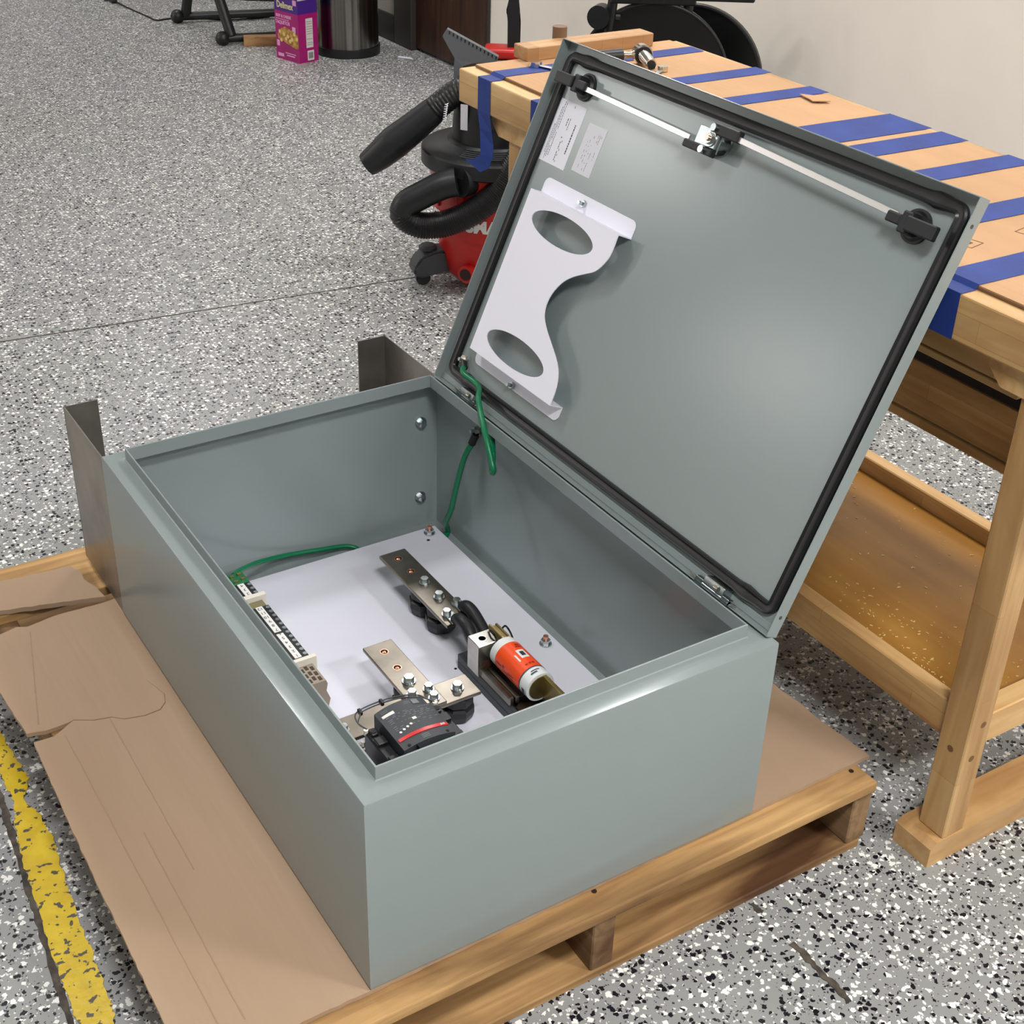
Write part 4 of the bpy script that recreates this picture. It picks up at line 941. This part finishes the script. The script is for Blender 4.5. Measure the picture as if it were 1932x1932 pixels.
# ------------------------------------------------------------------ things by the far wall
# stainless bin
bn = thing('trash_can', 'brushed stainless steel trash can with black base by the far wall', 'trash can', (2.34, 4.80, 0))
bc = (2.34, 4.80, 0)
def bin_poly(r, n=28, fl=.085): 
    P = []
    for k in range(n+1):
        t = math.radians(-90+180*k/n); P.append((r*math.cos(t), r*math.sin(t)*1.0))
    return P+[(-fl, r*1.0), (-fl, -r*1.0)]
RB = Matrix.Translation(bc) @ Matrix.Rotation(math.atan2(-.838, -.25), 4, 'Z')
mb = MB(); mb.prism(bin_poly(.140), .035, .62, M=RB); mb.build('steel_body', STEEL, bn, smooth=True)
mb = MB(); mb.prism(bin_poly(.146, fl=.092), 0, .037, M=RB); mb.build('base_ring', BLKPL, bn, smooth=True)
mb = MB(); mb.prism(bin_poly(.146, fl=.092), .62, .68, M=RB); mb.build('lid', BLKPL, bn, smooth=True)
mb = MB(); mb.box(-.16, -.0855, -.142, .142, .037, .62, .01, M=RB); mb.build('back_shell', BLKPL, bn)
# food carton
BF = Vector((2.052, 4.685, 0)); e1 = Vector((-.040, .154, 0)).normalized(); e2 = Vector((.154, .040, 0)).normalized(); bw, bd, bh = .159, .106, .40
fbx = thing('food_carton', 'tall magenta and purple frozen snack carton standing on the floor beside the trash can', 'carton', BF+e1*bw/2+e2*bd/2)
MAG = mat('magenta_board', (168, 16, 112), .4, var=.08); PUR = mat('purple_board', (70, 30, 130), .4)
FM = frame(BF, e2, e1)
mb = MB(); mb.box(0, bd, 0, bw, 0, .205, M=FM); mb.build('lower_sleeve', MAG, fbx)
mb = MB(); mb.box(0, bd, 0, bw, .205, bh, M=FM); mb.build('upper_sleeve', PUR, fbx)
FL = frame(BF-e2*.0006, -e1, (0, 0, 1))     # left face, reading left to right towards the near corner
PINK = mat('pink_print', (226, 160, 205), .5); GOLD = mat('cream_print', (222, 214, 160), .5); FOOD = mat('golden_food_print', (205, 160, 84), .5, c2=(130, 78, 30), vscale=60)
def on_left(u, v): return FL @ Matrix.Translation((-bw*(1-u), v, 0))
text('brand_print', 'Delimex', .038, GOLD, fbx, on_left(.46, .231), .0004, .85, .0008)
text('print_line', 'BEEF & CHEESE', .0165, PINK, fbx, on_left(.38, .184), .0004, .95, .0006)
text('print_line', 'TAQUITOS', .020, PINK, fbx, on_left(.33, .157), .0004, 1.0, .0008)
mb = MB()
for (u0, u1, v0, v1) in ((.05, .62, .170, .173), (.05, .17, .055, .080), (.08, .33, .012, .026), (.40, .85, .030, .034), (.45, .80, .020, .025), (.80, .95, .240, .262), (.74, .88, .125, .150)):
    mb.box(-bw*(1-u0), -bw*(1-u1), v0, v1, 0, .0004, M=FL)
mb.build('pink_print', PINK, fbx)
rnd = random.Random(2); mb = MB()
P = [(.12, .085), (.10, .105), (.20, .120), (.26, .132), (.42, .143), (.60, .136), (.80, .130), (.97, .118), (.985, .085), (.97, .062), (.86, .060), (.66, .066), (.50, .072), (.30, .082)]
mb.prism([(-bw*(1-u), v) for u, v in P], 0, .0006, M=FL); mb.build('food_picture', FOOD, fbx)
mb = MB()
for k in range(9):
    u = .18+.09*k+rnd.uniform(-.02, .02); v = .098+rnd.uniform(-.018, .022); mb.lathe([(.003, 0), (.0075, 0), (.0085, .0004), (.003, .0004)], (0, 0, 0), 12, M=FL @ Matrix.Translation((-bw*(1-u), v, .0006)))
mb.build('snack_end', mat('pale_food_print', (228, 196, 120), .5), fbx)
FR = frame(BF-e1*.0006, e2, (0, 0, 1)); WHB = mat('white_board', (214, 210, 206), .5)
mb = MB(); mb.box(.040, .078, .062, .205-.02, 0, .0005, M=FR); mb.box(.044, .080, .008, .050, 0, .0005, M=FR); mb.box(.0, bd, .262, .34, 0, .0005, M=FR); mb.build('facts_panel', WHB, fbx)
mb = MB()
for v in (.170, .162, .150, .140, .130, .120, .098, .082, .074): mb.box(.043, .075, v, v+.0014, .0006, .0008, M=FR)
for k in range(8): mb.box(.050+.0032*k, .0518+.0032*k, .016, .042, .0006, .0008, M=FR)
mb.build('facts_print', INK, fbx)
# small wood block on floor
mb = MB(); mb.box(-.02, .16, -.02, .025, 0, .042, .001, M=Matrix.Translation((1.985, 5.095, 0)) @ Matrix.Rotation(-.35, 4, 'Z'))
tag(mb.build('floor_wood_block', BLOCKW, loc=(2.03, 5.09, 0)), 'small pine wood offcut on the floor behind the snack carton', 'wood block')
# black equipment stand
st = thing('equipment_stand', 'black tubular stand with ball ended feet on the far floor', 'stand', (2.1, 5.4, 0))
BM_ = mat('black_tube_steel', (22, 23, 24), .4)
for (p, q) in (((1.885, 5.150, .028), (2.55, 5.02, .028)), ((1.862, 5.66, .028), (2.55, 5.49, .028))):
    mb = MB(); mb.cyl(p, q, .019, n=16); mb.sphere(p, .033, n=14); mb.build('foot_bar', BM_, st, smooth=True)
for (p, q) in (((1.925, 5.142, .035), (1.86, 5.42, .62)), ((1.90, 5.65, .035), (1.97, 5.50, .62))):
    mb = MB(); mb.cyl(p, q, .024, n=14); mb.build('upright', BM_, st, smooth=True)
mb = MB(); mb.box(1.82, 2.5, 5.36, 5.52, .60, .64, .01); mb.build('top_plate', BM_, st)
CBL = mat('black_cable', (26, 25, 24), .5)
mb = MB(); mb.tube([(1.70, 6.26, .006), (1.733, 6.213, .008), (1.750, 6.05, .004), (1.772, 5.82, .004), (1.782, 5.735, .004), (1.85, 5.74, .004), (1.95, 5.72, .004), (2.1, 5.60, .004), (2.3, 5.58, .004)], .004, 8, 6); mb.box(1.715, 1.745, 6.19, 6.24, .0, .02, .004)
tag(mb.build('power_cord', CBL, smooth=True), 'thin black cord with a plug trailing across the far floor', 'cord')
mb = MB(); mb.tube([(2.05, 6.4, .005), (2.2, 6.18, .005), (2.35, 6.0, .005), (2.5, 5.9, .006), (2.58, 5.8, .006)], .007, 8, 6)
tag(mb.build('power_cord', CBL, smooth=True), 'thicker black cord behind the black tubular stand', 'cord')
mb = MB(); mb.box(2.585, 2.60, 4.40, 4.46, 0, .004)
mb = MB(); mb.tube([(2.49, 4.60, .004), (2.52, 4.56, .005), (2.53, 4.54, .004)], .0045, 6, 4); tag(mb.build('paper_twist', PAPER), 'small white twist of paper on the floor by the dark door', 'paper scrap')
# upright black handle with red body
fm = thing('floor_jack', 'low red machine with a tall black handle, behind the workbench', 'floor machine', (2.2, 3.22, 0))
mb = MB(); P = [(2.190, 3.207), (2.2235, 3.185)]
def vpoly(mb, pts, th):
    A = [mb.bm.verts.new(Vector(p)+TCV*th) for p in pts]; B = [mb.bm.verts.new(Vector(p)-TCV*th) for p in pts]; mb.bm.faces.new(A); mb.bm.faces.new(B)
    for k in range(len(pts)): mb.bm.faces.new((A[k], A[(k+1) % len(pts)], B[(k+1) % len(pts)], B[k]))
vpoly(mb, [(2.190, 3.207, .18), (2.1895, 3.207, .461), (2.1805, 3.213, .493), (2.192, 3.205, .535), (2.196, 3.203, .75), (2.222, 3.186, .75), (2.214, 3.191, .529), (2.2245, 3.184, .459), (2.2245, 3.184, .18)], .014)
bmesh.ops.bevel(mb.bm, geom=list(mb.bm.edges), offset=.004, segments=2, affect='EDGES'); mb.build('handle', BLKPL, fm, smooth=True)
mb = MB(); mb.box(-.10, .085, -.05, .05, .335, .372, .012, M=Matrix.Translation((2.205, 3.20, 0)) @ Matrix.Rotation(math.atan2(RV.y, RV.x), 4, 'Z'), seg=3); mb.build('red_cover', VRED, fm, smooth=True)
mb = MB(); mb.box(-.09, .08, -.06, .06, 0.03, .335, .01, M=Matrix.Translation((2.205, 3.20, 0)) @ Matrix.Rotation(math.atan2(RV.y, RV.x), 4, 'Z')); mb.build('black_body', BLKPL, fm)
mb = MB(); c = Matrix.Translation((2.205, 3.20, 0)) @ Matrix.Rotation(math.atan2(RV.y, RV.x), 4, 'Z')
for x in (-.07, .06):
    for y in (-.05, .05): mb.sphere(c @ Vector((x, y, .018)), .018, n=10)
mb.build('caster', BLKPL, fm)
# big black wheeled machine behind the bench
gm = thing('drum_machine', 'black tubular framed machine with two big round discs against the wall', 'machine', (2.2, 2.3, 0))
BG = mat('satin_black', (10, 13, 13), .35)
def vdisc(name, c, r, th, tilt):
    mb = MB(); ax = Vector(tilt).normalized(); c = Vector(c); mb.cyl(c-ax*th, c+ax*th, r, n=64); o = mb.build(name, BG, gm, smooth=True)
    mb = MB(); ring = []
    v = ax.orthogonal().normalized(); w_ = ax.cross(v)
    mb.tube([c-ax*th*1.0+(v*math.cos(t*PI/32)+w_*math.sin(t*PI/32))*(r*.99) for t in range(65)], .005, 8, 0, caps=True); mb.build('disc_rim', BLKPL, o, smooth=True)
vdisc('large_disc', (2.345, 2.385, .432), .225, .012, (.80, .60, 0)); vdisc('large_disc', (2.150, 2.330, .462), .228, .012, (.64, .77, 0))
mb = MB(); c1 = Vector((2.012, 2.422, .642)); mb.cyl(c1-Vector((.8, .6, 0))*.022, c1+Vector((.8, .6, 0))*.022, .034, n=24); mb.cyl(c1, c1+Vector((.05, -.03, 0)), .012, n=12); mb.build('small_wheel', BLKPL, gm, smooth=True)
for (p, q) in (((2.012, 2.405, .42), (2.046, 2.392, .80)), ((2.205, 2.285, .42), (2.232, 2.272, .80))):
    mb = MB(); mb.cyl(p, q, .015, n=14); mb.build('frame_post', BG, gm, smooth=True)
for (p, q) in (((2.012, 2.405, .42), (1.98, 2.42, .02)), ((2.205, 2.285, .42), (2.18, 2.30, .02)), ((2.40, 2.55, .02), (2.345, 2.385, .432)), ((1.96, 2.43, .02), (2.42, 2.56, .02)), ((2.16, 2.31, .02), (2.40, 2.54, .02))):
    mb = MB(); mb.cyl(p, q, .018, n=14); mb.build('frame_tube', BG, gm, smooth=True)
mb = MB(); mb.box(-.12, .13, -.02, .02, .684, .715, .004, M=Matrix.Translation((2.13, 2.335, 0)) @ Matrix.Rotation(math.atan2(RV.y, RV.x), 4, 'Z')); mb.box(.08, .30, -.02, .02, .698, .73, .004, M=Matrix.Translation((2.13, 2.335, 0)) @ Matrix.Rotation(math.atan2(RV.y, RV.x), 4, 'Z')); mb.build('cross_bar', BG, gm)

# every loose piece of these parts becomes a part of its own
def split_pieces(o):
    bm = bmesh.new(); bm.from_mesh(o.data); bm.verts.ensure_lookup_table(); seen = {}; isl = []
    for v in bm.verts:
        if v.index in seen: continue
        st_, grp = [v], []
        seen[v.index] = 1
        while st_:
            q = st_.pop(); grp.append(q.index)
            for e_ in q.link_edges:
                w2 = e_.other_vert(q)
                if w2.index not in seen: seen[w2.index] = 1; st_.append(w2)
        isl.append(set(grp))
    bm.free()
    if len(isl) < 2: return
    src = o.data
    for k, g_ in enumerate(isl):
        b2 = bmesh.new(); b2.from_mesh(src); b2.verts.ensure_lookup_table()
        bmesh.ops.delete(b2, geom=[v for v in b2.verts if v.index not in g_], context='VERTS')
        me = bpy.data.meshes.new(src.name); b2.to_mesh(me); b2.free()
        for m_ in src.materials:
            if not len(me.materials): me.materials.append(m_)
        if k == 0: o.data = me
        else:
            c = o.copy(); c.data = me; COL.objects.link(c)
for o in list(sc.objects):
    if o.type == 'MESH' and o.name.split('.')[0] in SPLIT: split_pieces(o)
bpy.context.view_layer.update()
